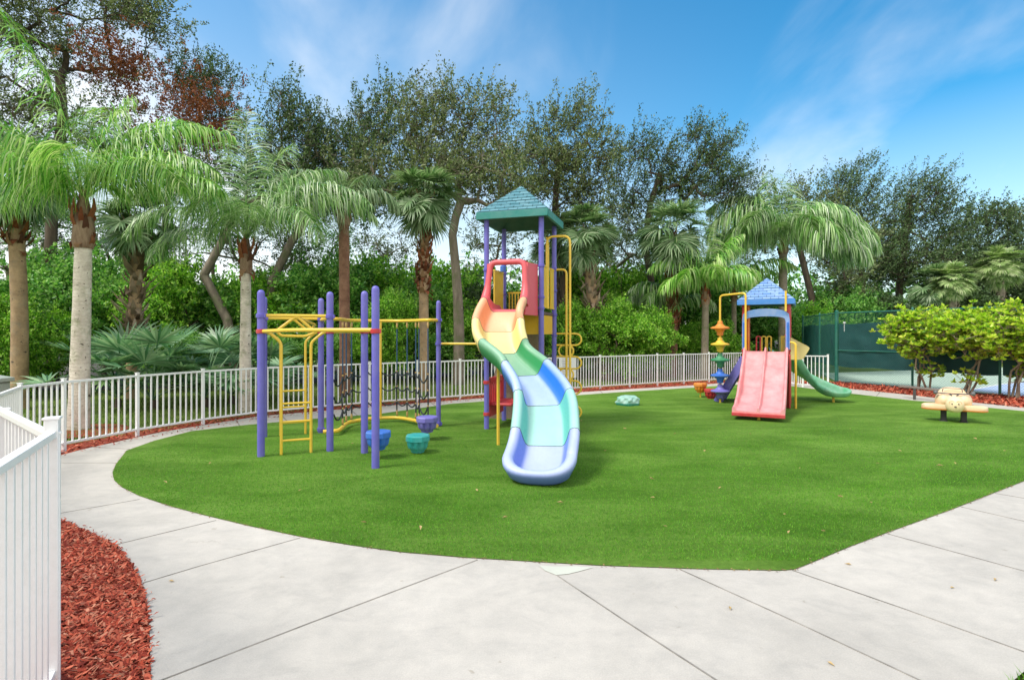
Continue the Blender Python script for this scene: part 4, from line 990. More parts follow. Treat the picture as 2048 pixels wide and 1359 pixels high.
for nm, (x, y) in LM.items():
    od = sorted(range(len(LV)), key=lambda i: math.hypot(LV[i].location.x-x, LV[i].location.y-y))
    for k_, i in enumerate(od): rk.setdefault(i, []).append((k_, nm))
for i, o in enumerate(LV):
    k_, nm = min(rk[i]); k_ = min(k_, 9); o['label'] = 'small dry leaf on the turf, %s the %s' % (WD[k_], nm)
CL = ['small dry leaf on the concrete beside the mulch bed', 'small dry leaf on the concrete joint in the middle foreground', 'small dry leaf on the slab just below the turf corner', 'small dry leaf on the concrete near the right edge', 'small dry leaf on the concrete at the very front right', 'small dry leaf on the concrete between the corner and the right edge']
for i, (x, y, s_) in enumerate([(343, 1163, .7), (1460, 1217, .8), (1696, 1129, .8), (1990, 1160, .8), (1662, 1329, .7), (1905, 1176, .6)]):
    o = l0.copy(); COL.objects.link(o); p = gp(x, y); o.location = (p.x, p.y, .006); o.rotation_euler = (0, .1, i*1.3); o.scale = [s_]*3
    o['label'] = CL[i]; o['group'] = 'dry leaves on the concrete'

# ------------------------------------------------------------ foliage generators
def leafq(P, d, L, W, rs):
    n = len(P); d = d/np.linalg.norm(d, axis=1, keepdims=True); a = rs.normal(size=(n, 3)); s_ = np.cross(d, a); s_ /= np.linalg.norm(s_, axis=1, keepdims=True)+1e-9
    L = np.broadcast_to(L, n)[:, None]; W = np.broadcast_to(W, n)[:, None]
    V = np.stack([P, P+d*L*.5+s_*W*.5, P+d*L, P+d*L*.5-s_*W*.5], 1).reshape(-1, 3)
    return V, np.arange(4*n).reshape(-1, 4)
def cat(parts):
    Vs, Fs, n = [], [], 0
    for V, F in parts: Vs.append(V); Fs.append(F+n); n += len(V)
    return np.concatenate(Vs), np.concatenate(Fs)
def frustums(edges, seg=6):                # (p0, p1, r0, r1) list
    parts_v = []; parts_f = []; base = 0
    for p0, p1, r0, r1 in edges:
        p0 = np.array(p0); p1 = np.array(p1); t = p1-p0; ln = np.linalg.norm(t)
        if ln < 1e-6: continue
        t = t/ln; a = np.array([0, 0, 1.]) if abs(t[2]) < .9 else np.array([1., 0, 0]); e1 = np.cross(a, t); e1 /= np.linalg.norm(e1); e2 = np.cross(t, e1)
        th = np.arange(seg)*2*np.pi/seg; c = np.cos(th)[:, None]*e1+np.sin(th)[:, None]*e2
        parts_v.append(np.concatenate([p0-t*r0*.15+c*r0, p1+t*r1*.15+c*r1])); k = np.arange(seg)
        parts_f.append(np.stack([k, (k+1) % seg, seg+(k+1) % seg, seg+k], 1)+base); base += 2*seg
    return np.concatenate(parts_v), np.concatenate(parts_f)
def skeleton(trunk, attract, r0, rs, jit=.12):
    nodes = [np.array(p, float) for p in trunk]; par = [-1]+list(range(len(trunk)-1)); first = max(1, len(trunk)//2)
    order = np.argsort([np.linalg.norm(a-nodes[-1]) for a in attract]); tips = []
    for i in order:
        a = attract[i]; A = np.array(nodes[first:]); dd = np.linalg.norm(A-a, axis=1)+ .6*np.maximum(0, A[:, 2]-a[2])
        j = int(np.argmin(dd))+first; st = nodes[j]; ln = np.linalg.norm(a-st); m = max(2, int(ln/.5)); pr = j
        for k in range(1, m+1):
            t = k/m; q = st*(1-t)+a*t; q = q+np.array([0, 0, .12*ln*math.sin(math.pi*t)])*.5
            if k < m: q = q+rs.normal(size=3)*jit*min(1, ln/2)
            nodes.append(q); par.append(pr); pr = len(nodes)-1
        tips.append(pr)
    cnt = np.zeros(len(nodes))
    for tip in tips:
        k = tip
        while k >= 0: cnt[k] += 1; k = par[k]
    cnt = np.maximum(cnt, 1); r = .72*r0*(cnt/cnt.max())**.55
    for i in range(len(trunk)): r[i] = max(r[i], r0*(1-.35*i/len(trunk)))
    r = np.maximum(r, .012)
    return [(nodes[par[i]], nodes[i], r[par[i]] if par[i] >= len(trunk)-1 or True and cnt[par[i]] == cnt[i] else r[i]*1.15, r[i]) for i in range(1, len(nodes))]
def crown_leaves(att, rs, per=14, lv=26, spread=.55, tw=.45, L=.10, W=.05, bias=(0, 0, .35)):
    parts = []; edges = []; bias = np.array(bias)
    cen = np.mean(att, 0); ext = np.std(att, 0)*2+1e-6
    for a in att:
        k = max(3, int(per*rs.uniform(.4, 1.5))); outw = (a-cen)/ext; outw = outw/max(1, np.linalg.norm(outw))
        st = a+rs.normal(size=(k, 3))*spread*np.array([1, 1, .7])
        dr = rs.normal(size=(k, 3))*.8+bias*2+outw*1.0; dr /= np.linalg.norm(dr, axis=1, keepdims=True)
        ln = tw*rs.uniform(.5, 1.5, k)
        t = rs.uniform(0, 1, (k, lv)); P = st[:, None]+dr[:, None]*(ln[:, None]*t)[..., None]+rs.normal(size=(k, lv, 3))*.05
        P = P.reshape(-1, 3); d = np.repeat(dr, lv, 0)*.8+rs.normal(size=(k*lv, 3))
        s_ = rs.uniform(.6, 1.25, k*lv)
        parts.append(leafq(P, d, L*s_, W*s_, rs))
        for q in range(0, k, 2): edges += [(a, st[q], .010, .007), (st[q], st[q]+dr[q]*ln[q], .007, .003)]
    return cat(parts), edges
def ell(n, c, r, rs, shell=.35, top=0):
    out = []
    while len(out) < n:
        p = rs.uniform(-1, 1, 3); q = np.linalg.norm(p)
        if q > 1 or q < shell or p[2] < -1+top: continue
        out.append(np.array(c)+p*np.array(r))
    return out
def spire(n, px, yt, yb, D, wd, rs):        # an upright plume of twig ends from yb up to yt
    out = []; yt = yt+min(38, 700/D)
    for i in range(n):
        t = (i+rs.rand())/n; y = yb+(yt-yb)*t; q = at(px, y, D); w_ = wd*(1-t*.8)*(.5+.5*min(1, t*4))
        a_ = rs.uniform(0, 6.28); k = w_*math.sqrt(rs.rand()); out.append(np.array([q.x+k*math.cos(a_), q.y+k*math.sin(a_), q.z]))
    return out
def broadleaf(name, label, base, trunk, ells, leaf, bark, r0=.16, seed=1, per=14, lv=26, L=.10, W=.05, spread=.5, tw=.45, bias=(0, 0, .35), group=None, cat_='tree', extra=None):
    rs = np.random.RandomState(seed); root = thing(name, label, cat_, base, group)
    att = []
    for q_ in ells:
        if len(q_) == 3: att += ell(*q_, rs)
        else: att += spire(*q_, rs)
    edges = skeleton([np.array(p, float) for p in trunk], att, r0, rs)
    (Vl, Fl), tw_e = crown_leaves(att, rs, per, lv, spread, tw, L, W, bias)
    V_, F_ = frustums(edges+tw_e, 6)
    t_ = mesh_np('trunk', V_, F_, M[bark], root, True); cmesh = mesh_np('crown', Vl, Fl, M[leaf], root)
    if extra:
        mat, els, lb = extra; att2 = []
        for (n, c, r) in els: att2 += ell(n, c, r, rs, 0)
        (V2, F2), e2 = crown_leaves(att2, rs, per, lv, spread, tw, L, W, bias); x = mesh_np('crown', V2, F2, M[mat], root); x['label'] = lb
    return root

# ---- palms
def trunk_palm(root, path, radii, mat, seg=16):
    P = spline(path, 6); n = len(P); rr = [radii[0]*(1-i/(n-1))+radii[1]*(i/(n-1)) for i in range(n)]
    rr = [r*(1+.02*math.sin(i*2.1)) for i, r in enumerate(rr)]
    return MB().tube(P, rr, seg).build('trunk', M[mat], root)
def boots(root, c0, c1, r, n, mat, rs, L=.30, W=.13, out=.45, name='leaf_bases'):
    c0, c1 = np.array(c0, float), np.array(c1, float); parts = []
    for i in range(n):
        t = i/n; c = c0*(1-t)+c1*t; a = i*2.399+rs.uniform(-.2, .2); o = np.array([math.cos(a), math.sin(a), 0]); s_ = np.array([-math.sin(a), math.cos(a), 0])
        l = L*rs.uniform(.6, 1.3); w_ = W*rs.uniform(.7, 1.2); ou = out*rs.uniform(.5, 1.5)
        b = c+o*r*.8; tip = b+o*l*ou+np.array([0, 0, l*(1 if rs.rand() > .25 else -.5)])
        mid = (b+tip)/2+o*.03
        V_ = np.array([b-s_*w_/2, b+s_*w_/2, mid+s_*w_*.4+o*.02, tip+s_*w_*.12, tip-s_*w_*.12, mid-s_*w_*.4+o*.02, mid+o*.03, mid-o*.02])
        F_ = np.array([[0, 1, 2, 6], [0, 6, 5, 5], [6, 2, 3, 3], [6, 3, 4, 4], [6, 4, 5, 5], [0, 5, 7, 7], [1, 7, 2, 2], [7, 5, 4, 4], [7, 4, 3, 3], [7, 3, 2, 2]])
        parts.append((V_, F_))
    V_, F_ = cat(parts)
    mb = MB(); mb.v = [tuple(v) for v in V_]; mb.f = [tuple(dict.fromkeys(int(x) for x in f)) for f in F_]
    me = bpy.data.meshes.new(name); o0 = ORG[root.name]; me.from_pydata([tuple(Vector(v)-o0) for v in mb.v], [], mb.f); me.update(); me.materials.append(M[mat])
    o = bpy.data.objects.new(name, me); COL.objects.link(o); o.parent = root; ORG[o.name] = o0.copy(); return o
def pinnate(c, az, e0, length, droop, rs, n=70, ll=.62, lw=.030, hang=1.0, twist=0):
    c = np.array(c, float); m = 26; e = e0-droop*np.linspace(0, 1, m)**1.35; ds = length/(m-1)
    h = np.cumsum(np.cos(e)*ds)-np.cos(e[0])*ds; z = np.cumsum(np.sin(e)*ds)-np.sin(e[0])*ds
    f = np.array([math.sin(az), math.cos(az), 0]); s_ = np.array([f[1], -f[0], 0])
    bend = twist*np.linspace(0, 1, m)**2*length
    R_ = c+f*h[:, None]+np.array([0, 0, 1])*z[:, None]+s_*bend[:, None]
    T_ = f*np.cos(e)[:, None]+np.array([0, 0, 1])*np.sin(e)[:, None]
    parts = []
    rad = np.linspace(.022, .005, m)
    V_, F_ = frustums([(R_[i], R_[i+1], rad[i], rad[i+1]) for i in range(m-1)], 4); parts.append((V_, F_))
    t = np.repeat(np.linspace(.14, 1.0, n), 2)+rs.uniform(-.004, .004, 2*n); t = np.clip(t, 0, 1); k = t*(m-1); i0 = np.minimum(k.astype(int), m-2); fr = (k-i0)[:, None]
    P = R_[i0]*(1-fr)+R_[i0+1]*fr; T2 = T_[i0]*(1-fr)+T_[i0+1]*fr
    sg = np.tile([1., -1.], n)[:, None]
    l = ll*(np.sin(np.pi*np.clip(.12+t*.86, 0, 1))**.55)*rs.uniform(.8, 1.15, 2*n); l = l[:, None]
    upv = np.cross(np.broadcast_to(s_, T2.shape), T2); upv[upv[:, 2] < 0] *= -1
    d = sg*s_*.85+T2*.55+upv*rs.uniform(-.25, .65, (2*n, 1))+rs.normal(size=(2*n, 3))*.12; l = l*(rs.rand(2*n, 1) > .07)+.02; d /= np.linalg.norm(d, axis=1, keepdims=True)
    g = np.array([0, 0, -1.]); segs = 4; q = P.copy(); pts = [q.copy()]
    for j in range(segs):
        d = d+g*hang*(.35+.30*j)+rs.normal(size=d.shape)*.05; d /= np.linalg.norm(d, axis=1, keepdims=True); q = q+d*l/segs; pts.append(q.copy())
    wdv = T2-d*np.sum(T2*d, 1, keepdims=True); wdv /= np.linalg.norm(wdv, axis=1, keepdims=True)+1e-9
    ws = [lw*.7, lw, lw*.9, lw*.6, .002]
    V_ = np.stack([v for j in range(segs+1) for v in (pts[j]-wdv*ws[j]/2, pts[j]+wdv*ws[j]/2)], 1)
    nn = 2*n; base = (np.arange(nn)*(2*(segs+1)))[:, None]
    F_ = np.concatenate([base+np.array([[2*j, 2*j+1, 2*j+3, 2*j+2]]) for j in range(segs)])
    parts.append((V_.reshape(-1, 3), F_)); return cat(parts)
def fan(c, az, e0, pet, Rr, rs, n=34, lw=.045, droop=.9):
    c = np.array(c, float); f = np.array([math.sin(az), math.cos(az), 0]); s_ = np.array([f[1], -f[0], 0])
    m = 6; e = e0-.5*np.linspace(0, 1, m)**1.5; P = [c]
    for i in range(m-1): P.append(P[-1]+(f*math.cos(e[i])+np.array([0, 0, math.sin(e[i])]))*pet/(m-1))
    parts = [frustums([(P[i], P[i+1], .018, .014) for i in range(m-1)], 4)]
    o = P[-1]; T_ = f*math.cos(e[-1])+np.array([0, 0, 1])*math.sin(e[-1]); T_ = T_+np.array([0, 0, -.25]); T_ /= np.linalg.norm(T_); upv = np.cross(s_, T_); upv = upv if upv[2] > 0 else -upv
    th = np.linspace(-2.3, 2.3, n)+rs.normal(size=n)*.03; d = np.cos(th)[:, None]*T_+np.sin(th)[:, None]*s_+upv*(.25*np.abs(np.sin(th))[:, None]+.05)
    d /= np.linalg.norm(d, axis=1, keepdims=True); l = (Rr*(.72+.28*np.cos(th/2))*rs.uniform(.85, 1.1, n))[:, None]
    q = np.broadcast_to(o, d.shape).copy(); pts = [q.copy()]; g = np.array([0, 0, -1.]); segs = 4
    for j in range(segs):
        q = q+d*l/segs; pts.append(q.copy()); d = d+g*droop*(.08+.16*j)+rs.normal(size=d.shape)*.02; d /= np.linalg.norm(d, axis=1, keepdims=True)
    tang = -np.sin(th)[:, None]*T_+np.cos(th)[:, None]*s_
    ws = [.008, lw*.9, lw*1.1, lw*.6, .003]
    V_ = np.stack([v for j in range(segs+1) for v in (pts[j]-tang*ws[j]/2, pts[j]+tang*ws[j]/2)], 1); base = (np.arange(n)*(2*(segs+1)))[:, None]
    F_ = np.concatenate([base+np.array([[2*j, 2*j+1, 2*j+3, 2*j+2]]) for j in range(segs)]); parts.append((V_.reshape(-1, 3), F_)); return cat(parts)
def feather_palm(label, base, top, rad, fronds, seed, trunkmat='palm_white', mat='frond', ll=.62, n=70, shaft=1.0, bend=(0, 0), lw=.03, hang=1.0, deadskirt=0, group='feather palms'):
    rs = np.random.RandomState(seed); root = thing('feather_palm', label, 'palm tree', base, group); b = Vector(base); t_ = Vector(top)
    mid = b.lerp(t_, .5)+Vector((bend[0], bend[1], 0)); trunk_palm(root, [b-Vector((0, 0, .1)), b.lerp(t_, .2)+Vector((bend[0]*.4, bend[1]*.4, 0)), mid, t_], rad, trunkmat)
    if shaft:
        s0 = t_; mb = MB(); rr = rad[1]
        mb.tube([s0-Vector((0, 0, .08)), s0+Vector((0, 0, .05)), s0+Vector((.01, 0, .25*shaft)), s0+Vector((0, 0, .5*shaft)), s0+Vector((0, 0, .85*shaft))], [rr*1.15, rr*1.35, rr*1.3, rr*.95, rr*.4], 14)
        mb.build('crownshaft', M['shaft'], root)
        boots(root, t_+Vector((0, 0, -.05)), t_+Vector((0, 0, .5*shaft)), rr*1.15, 16, 'boot_red', rs, .35, .12, .22)
    c = t_+Vector((0, 0, .68*shaft)); P = []
    for fr in fronds:
        az, e0, ln, dr = fr[:4]; tw_ = fr[4] if len(fr) > 4 else rs.uniform(-.12, .12); hg = fr[5] if len(fr) > 5 else hang
        P.append(pinnate(c+Vector((0, 0, rs.uniform(-.1, .1))), R(az), R(e0), ln, R(dr), rs, n, ll*rs.uniform(.9, 1.08), lw, hg, tw_))
    V_, F_ = cat(P); mesh_np('crown', V_, F_, M[mat], root); return root
def fan_palm(label, base, top, rad, nf, seed, trunkmat='palm_tan', mat='fan', bootz=(.75, 1.0), bootmat='boot', pet=.9, Rr=.75, bend=(0, 0), nb=60, lw=.05, group='fan palms', tight=0, blen=.30, bout=.5):
    rs = np.random.RandomState(seed); root = thing('fan_palm', label, 'palm tree', base, group); b = Vector(base); t_ = Vector(top)
    mid = b.lerp(t_, .5)+Vector((bend[0], bend[1], 0)); trunk_palm(root, [b-Vector((0, 0, .1)), b.lerp(t_, .2)+Vector((bend[0]*.4, bend[1]*.4, 0)), mid, t_], rad, trunkmat)
    if nb:
        pth = spline([b, b.lerp(t_, .2)+Vector((bend[0]*.4, bend[1]*.4, 0)), mid, t_], 10)
        i0, i1 = int(bootz[0]*(len(pth)-1)), int(bootz[1]*(len(pth)-1)); k = 3; per = max(4, nb//k)
        allb = []
        for j in range(k):
            a = pth[int(i0+(i1-i0)*j/k)]; c = pth[int(i0+(i1-i0)*(j+1)/k)]
            boots(root, a, c, rad[1], per, bootmat, rs, blen, .14, bout)
    P = []
    for i in range(nf):
        az = i*137.5+rs.uniform(-20, 20); e0 = 86-140*(i/nf)**.9+rs.uniform(-18, 18); P.append(fan(t_+Vector((0, 0, .05)), R(az), R(e0), pet*rs.uniform(.75, 1.25), Rr*rs.uniform(.8, 1.15), rs, 34, lw, rs.uniform(.3, .9) if tight else rs.uniform(.4, 1.6)))
    V_, F_ = cat(P); mesh_np('crown', V_, F_, M[mat], root); return root
G0 = -.05
def gb(px, D): return ((px-1024)/FPX*D, D, G0)
def tp(px, y, D, dz=0): p = at(px, y, D); return (p.x, p.y, p.z+dz)

# azimuth: 0 = away from camera, 90 = right, 180 = towards camera, 270 = left; (azimuth, rise, length, droop, sideways bend, leaflet hang)
feather_palm('tall feather palm with thick whitish trunk, nearest behind the fence', gb(157, 9.95), tp(167, 488, 9.95), (.18, .13),
    [(268, 83, 4.2, 42, -.02, .8), (262, 56, 3.2, 90), (300, 58, 3.2, 100), (235, 64, 2.8, 100, -.2), (200, 50, 2.2, 105), (285, 38, 2.8, 85), (90, 60, 2.8, 105), (72, 72, 3.2, 95), (112, 48, 2.6, 105), (30, 76, 3.2, 75), (340, 78, 3.2, 60), (40, 84, 2.3, 30, 0, .7), (160, 62, 2.0, 110), (320, 40, 2.6, 85), (97, 38, 2.7, 75)], 11, ll=.85, n=110, lw=.023, shaft=1.15, mat='frond_lime')
feather_palm('feather palm with slim white trunk behind the left purple post', gb(490, 12.1), tp(492, 540, 12.1), (.14, .10),
    [(84, 52, 3.3, 100), (98, 64, 3.4, 110, -.1), (118, 45, 2.9, 110), (274, 62, 3.4, 105), (262, 50, 3.0, 105), (298, 66, 3.2, 95), (335, 88, 3.0, 14, 0, .35), (20, 80, 3.0, 40, 0, .6), (60, 74, 3.0, 80), (240, 70, 3.2, 90), (180, 60, 2.2, 125), (150, 45, 2.6, 110), (330, 50, 2.8, 90), (280, 30, 2.6, 85)], 12, ll=.78, n=110, lw=.021, shaft=1.0)
feather_palm('big feather palm with wide drooping crown behind the small tower', gb(1566, 23.5), tp(1566, 505, 23.5), (.20, .16),
    [(86, 66, 4.96, 162), (98, 52, 4.48, 156), (72, 74, 4.80, 140), (108, 36, 4.16, 134), (272, 70, 4.48, 162), (258, 50, 3.36, 134), (288, 76, 4.00, 117), (180, 62, 2.72, 151), (150, 50, 3.36, 145), (210, 48, 2.88, 140), (0, 86, 3.36, 33, 0, .6), (30, 78, 3.68, 78), (330, 78, 3.68, 78), (128, 66, 3.52, 140), (235, 66, 3.20, 140), (92, 22, 3.36, 100), (270, 25, 2.88, 100), (60, 45, 3.52, 123), (300, 45, 3.20, 123), (85, 58, 3.92, 106), (275, 58, 3.60, 106), (97, 40, 4.48, 117), (78, 30, 4.00, 106), (112, 18, 3.68, 89), (262, 22, 3.68, 100), (282, 36, 4.00, 123), (165, 35, 2.88, 123)], 13, 'palm_grey', ll=1.35, n=110, shaft=.9, lw=.04)
feather_palm('small feather palm with upright crown left of the orange disc', gb(1409, 20.8), tp(1411, 605, 20.8), (.15, .12),
    [(85, 62, 2.6, 110), (275, 64, 2.6, 110), (60, 74, 2.8, 80), (300, 74, 2.8, 80), (0, 86, 2.8, 25, 0, .5), (180, 66, 2.0, 130), (130, 55, 2.2, 115), (230, 55, 2.2, 115), (100, 38, 2.2, 100), (255, 38, 2.2, 100), (330, 70, 2.6, 60), (30, 70, 2.6, 60), (90, 80, 2.7, 60), (270, 80, 2.7, 60)], 14, 'palm_grey', 'frond_lime', ll=.9, n=70, shaft=.9, lw=.045)
feather_palm('feather palm low beside the toddler tower with yellowing lower fronds', gb(1468, 24.0), tp(1468, 600, 24.0), (.12, .10),
    [(80, 60, 3.0, 110), (280, 65, 3.2, 100), (180, 50, 2.4, 120), (120, 66, 3.0, 110), (240, 60, 2.6, 110), (0, 84, 3.2, 40), (40, 70, 3.0, 80), (320, 70, 3.0, 80), (150, 30, 2.4, 90), (60, 50, 2.6, 90), (300, 50, 2.6, 90)], 15, 'palm_grey', 'frond_lime', ll=.95, n=66, shaft=.7, lw=.045)
feather_palm('feather palm with hanging fronds in front of the round shrubs', gb(1348, 22.5), tp(1350, 640, 22.5), (.12, .10),
    [(262, 72, 2.8, 150), (240, 64, 2.4, 150), (200, 60, 2.2, 140), (95, 60, 2.0, 135), (290, 70, 2.2, 120), (330, 74, 2.2, 90), (275, 80, 2.6, 130)], 16, 'palm_red', 'frond', ll=.8, n=66, shaft=.6, lw=.045)
feather_palm('feather palm with reddish trunk behind the rope net', gb(690, 15.2), tp(688, 445, 15.2), (.15, .14),
    [(275, 50, 2.8, 120), (300, 60, 2.8, 110), (250, 35, 2.2, 115), (80, 50, 1.8, 120), (180, 45, 1.8, 130), (330, 66, 2.6, 90), (225, 60, 2.4, 120), (20, 66, 2.2, 90), (200, 10, 1.8, 80), (160, -5, 1.8, 70)], 17, 'palm_red', 'fan', ll=.7, n=74, shaft=.8)
fan_palm('fan palm with tan trunk at the left edge', gb(40, 12.6), tp(28, 372, 12.6), (.17, .15), 34, 21, 'palm_tan', 'fan', (.80, 1.0), 'boot_red', .7, .8, (.05, 0), 70)
fan_palm('fan palm with shaggy grey leaf bases above the palmettos', gb(262, 14.5), tp(279, 450, 14.5), (.14, .15), 30, 22, 'palm_tan', 'fan', (.40, 1.0), 'boot', .6, .7, (-.02, 0), 150, blen=.36, bout=.75)
fan_palm('tall fan palm with brown leaf bases left of the slide tower', gb(849, 16.5), tp(850, 398, 16.5), (.14, .15), 36, 23, 'palm_tan', 'fan', (.68, 1.0), 'boot_red', .6, .75, (-.03, 0), 170)
fan_palm('leaning fan palm with shaggy trunk right of the slide tower', gb(1215, 20.5), tp(1172, 470, 20.5), (.16, .22), 34, 24, 'palm_tan', 'fan', (.12, 1.0), 'boot', .7, .85, (-.12, 0), 220, blen=.4, bout=.7)
fan_palm('fan palm with red brown trunk between the two towers', gb(1346, 21.5), tp(1343, 470, 21.5), (.16, .19), 44, 25, 'palm_red', 'fan', (.5, 1.0), 'boot_red', .9, 1.0, (.03, 0), 200)
fan_palm('fan palm behind the slide tower roof', gb(1118, 22.5), tp(1112, 490, 22.5), (.15, .16), 30, 26, 'bark_dark', 'fan', (.3, 1.0), 'boot', .8, .9, (0, 0), 120)
fan_palm('pale fan palm with short trunk above the lime hedge', gb(1905, 31), tp(1905, 566, 31), (.22, .20), 64, 27, 'palm_grey', 'fan_light', (.7, 1.0), 'boot', .75, .6, (0, 0), 40, .06, tight=1)
fan_palm('fan palm with darker trunk left of the pale one above the court', gb(1866, 32), tp(1866, 575, 32), (.22, .20), 44, 28, 'bark_dark', 'fan', (.7, 1.0), 'boot', .9, .7, (0, 0), 40, .06, tight=1)
fan_palm('full fan palm at the far right above the court fence', gb(2005, 33), tp(2000, 535, 33), (.22, .20), 76, 29, 'palm_grey', 'fan_light', (.7, 1.0), 'boot', .85, .65, (0, 0), 40, .065, tight=1)

def palmetto(label, c, seed, nf=14, pet=.8, Rr=.62):
    rs = np.random.RandomState(seed); root = thing('saw_palmetto', label, 'palmetto', c, 'saw palmettos under the palms'); P = []
    for i in range(nf):
        az = i*137.5+rs.uniform(-20, 20); P.append(fan(Vector(c)+Vector((0, 0, .25)), R(az), R(rs.uniform(20, 85)), pet*rs.uniform(.7, 1.25), Rr*rs.uniform(.85, 1.15), rs, 30, .055, .3))
    V_, F_ = cat(P); mesh_np('fan_leaves', V_, F_, M['palmetto'], root)
    mb = MB(); mb.tube([Vector(c)-Vector((0, 0, .1)), Vector(c)+Vector((.02, 0, .22))], [.09, .06], 9); mb.build('stem', M['bark_dark'], root)
palmetto('saw palmetto with blue green fans left of the shaggy palm', gb(235, 12.9), 31, 13, 1.15, .8)
palmetto('saw palmetto with dark fans at the foot of the shaggy palm', gb(305, 12.6), 32, 13, 1.15, .8)
palmetto('saw palmetto spreading left of the slim white palm trunk', gb(410, 13.0), 33, 12, 1.15, .76)
palmetto('saw palmetto right behind the slim white palm trunk', gb(462, 13.5), 34, 13, 1.2, .8)
palmetto('small saw palmetto peeking past the first purple post', gb(532, 13.9), 35, 10, 1.1, .7)

# ---- broadleaf trees
def E(px, y, D, rx, rz, n, ry=None): p = at(px, y, D); return (n, (p.x, p.y, p.z), (rx, ry or rx*.8, rz))
def SP(px, yt, yb, D, w_, n): return (n, px, yt, yb, D, w_)
UPB = (.15, 0, .7)
broadleaf('broadleaf_tree', 'tall dark tree with a russet patch towering at the upper left', gb(105, 19), [gb(105, 19), tp(98, 600, 19), tp(104, 420, 19), tp(112, 330, 19), tp(125, 240, 19), tp(120, 150, 19)],
    [E(150, 50, 19, 2.9, 1.6, 46), E(20, 130, 19, 1.6, 2.0, 22), E(90, -20, 19, 2.8, 1.2, 18), E(270, 50, 19, 1.0, 1.2, 10), E(80, 260, 19, 1.4, 1.2, 18), E(200, 250, 19, 1.3, .9, 10)], 'leaf_olive', 'bark_dark', .2, 41, extra=('leaf_brown', [E(250, 140, 18.5, 1.0, .6, 16), E(370, 225, 18.5, 1.2, .7, 12), E(420, 280, 18.5, .7, .7, 6)], 'russet dying leaves'), per=14, lv=24, bias=UPB)
broadleaf('broadleaf_tree', 'slender tree reaching up beside the russet crown', gb(335, 22), [gb(310, 22), tp(325, 480, 22), tp(345, 330, 22), tp(360, 240, 22)],
    [SP(395, 90, 300, 22, 1.0, 16), SP(435, 120, 260, 22, .7, 8), E(330, 330, 22, 1.9, 1.3, 16), E(350, 180, 22, 1.0, .9, 6)], 'leaf_dark', 'bark_dark', .12, 42, per=14, tw=.55, bias=UPB)
broadleaf('broadleaf_tree', 'branching grey tree behind the slim white palm', gb(470, 18.5), [gb(474, 18.5), tp(455, 640, 18.5), tp(408, 550, 18.5), tp(440, 490, 18.5), tp(470, 430, 18.5)],
    [SP(572, 150, 400, 19.5, .9, 20), SP(612, 200, 420, 19.5, 1.0, 16), SP(540, 240, 440, 19, 1.0, 12), E(450, 380, 19, 1.6, .8, 12), SP(500, 270, 430, 20, .9, 8)], 'leaf_dark', 'bark_grey', .16, 43, per=14, tw=.55, spread=.4, bias=UPB)
broadleaf('oak_tree', 'leaning oak with dark crown behind the monkey bars', gb(530, 20), [gb(520, 20), tp(545, 560, 20), tp(585, 480, 20), tp(640, 400, 20), tp(680, 340, 20)],
    [SP(648, 215, 430, 20.5, 1.1, 20), SP(700, 205, 440, 20.5, 1.2, 24), SP(735, 180, 430, 20, 1.1, 20), SP(782, 155, 420, 20, 1.2, 26), E(690, 400, 20.5, 1.6, .9, 18), E(620, 350, 20.5, 1.0, .9, 8)], 'leaf_dark', 'bark_grey', .17, 44, per=11, tw=.6, spread=.40, bias=UPB, L=.105, W=.052)
broadleaf('oak_tree', 'large forked oak with grey trunk just left of the slide tower', gb(918, 18.5), [gb(918, 18.5), tp(918, 660, 18.5), tp(916, 600, 18.5), tp(912, 540, 18.5), tp(905, 470, 18.5)],
    [SP(830, 165, 400, 18.5, 1.0, 22), SP(870, 145, 400, 19.5, 1.0, 22), SP(930, 150, 400, 19.5, 1.0, 22), SP(985, 155, 380, 19.5, .9, 16), E(945, 360, 18.5, 1.6, 1.0, 26), E(760, 370, 18.5, 1.3, .9, 14), SP(1015, 250, 420, 19, .8, 10)], 'leaf_olive', 'bark_grey', .21, 45, per=11, tw=.6, spread=.40, bias=UPB, L=.105, W=.052)
broadleaf('oak_tree', 'wide olive green oak rising behind the teal roof', gb(1140, 22), [gb(1140, 22), tp(1130, 600, 22), tp(1120, 500, 22), tp(1110, 420, 22), tp(1115, 350, 22)],
    [SP(1065, 225, 430, 22, 1.1, 20), SP(1110, 185, 420, 22, 1.0, 22), SP(1160, 170, 420, 22, 1.1, 24), SP(1200, 245, 450, 22, .9, 16), E(1090, 420, 22, 1.8, .9, 18), E(1130, 330, 22, 1.8, 1.3, 20)], 'leaf_olive', 'bark_dark', .17, 46, per=11, tw=.6, spread=.40, bias=UPB, L=.105, W=.052)
broadleaf('black_olive_tree', 'dark upswept tree between the two towers', gb(1310, 24), [gb(1320, 24), tp(1306, 580, 24), tp(1290, 490, 24), tp(1300, 410, 24), tp(1320, 350, 24)],
    [SP(1240, 260, 460, 24, .9, 14), SP(1285, 250, 430, 24, .9, 15), SP(1340, 280, 440, 24, 1.0, 14), SP(1385, 232, 430, 24, 1.1, 20), SP(1440, 250, 400, 24, .9, 14), SP(1470, 320, 420, 24, .6, 6), E(1400, 370, 24, 1.7, .8, 16)], 'leaf_dark', 'bark_dark', .16, 47, per=13, tw=.7, bias=(.55, 0, .75), spread=.38)
broadleaf('olive_tree', 'slim grey tree with bare lower limbs right of the leaning palm', gb(1295, 25.5), [gb(1255, 25.5), tp(1245, 640, 25.5), tp(1240, 560, 25.5)],
    [E(1230, 480, 25.5, 1.5, 1.4, 16), E(1300, 500, 25.5, 1.2, 1.0, 10)], 'leaf_olive', 'bark_grey', .11, 48, per=12)
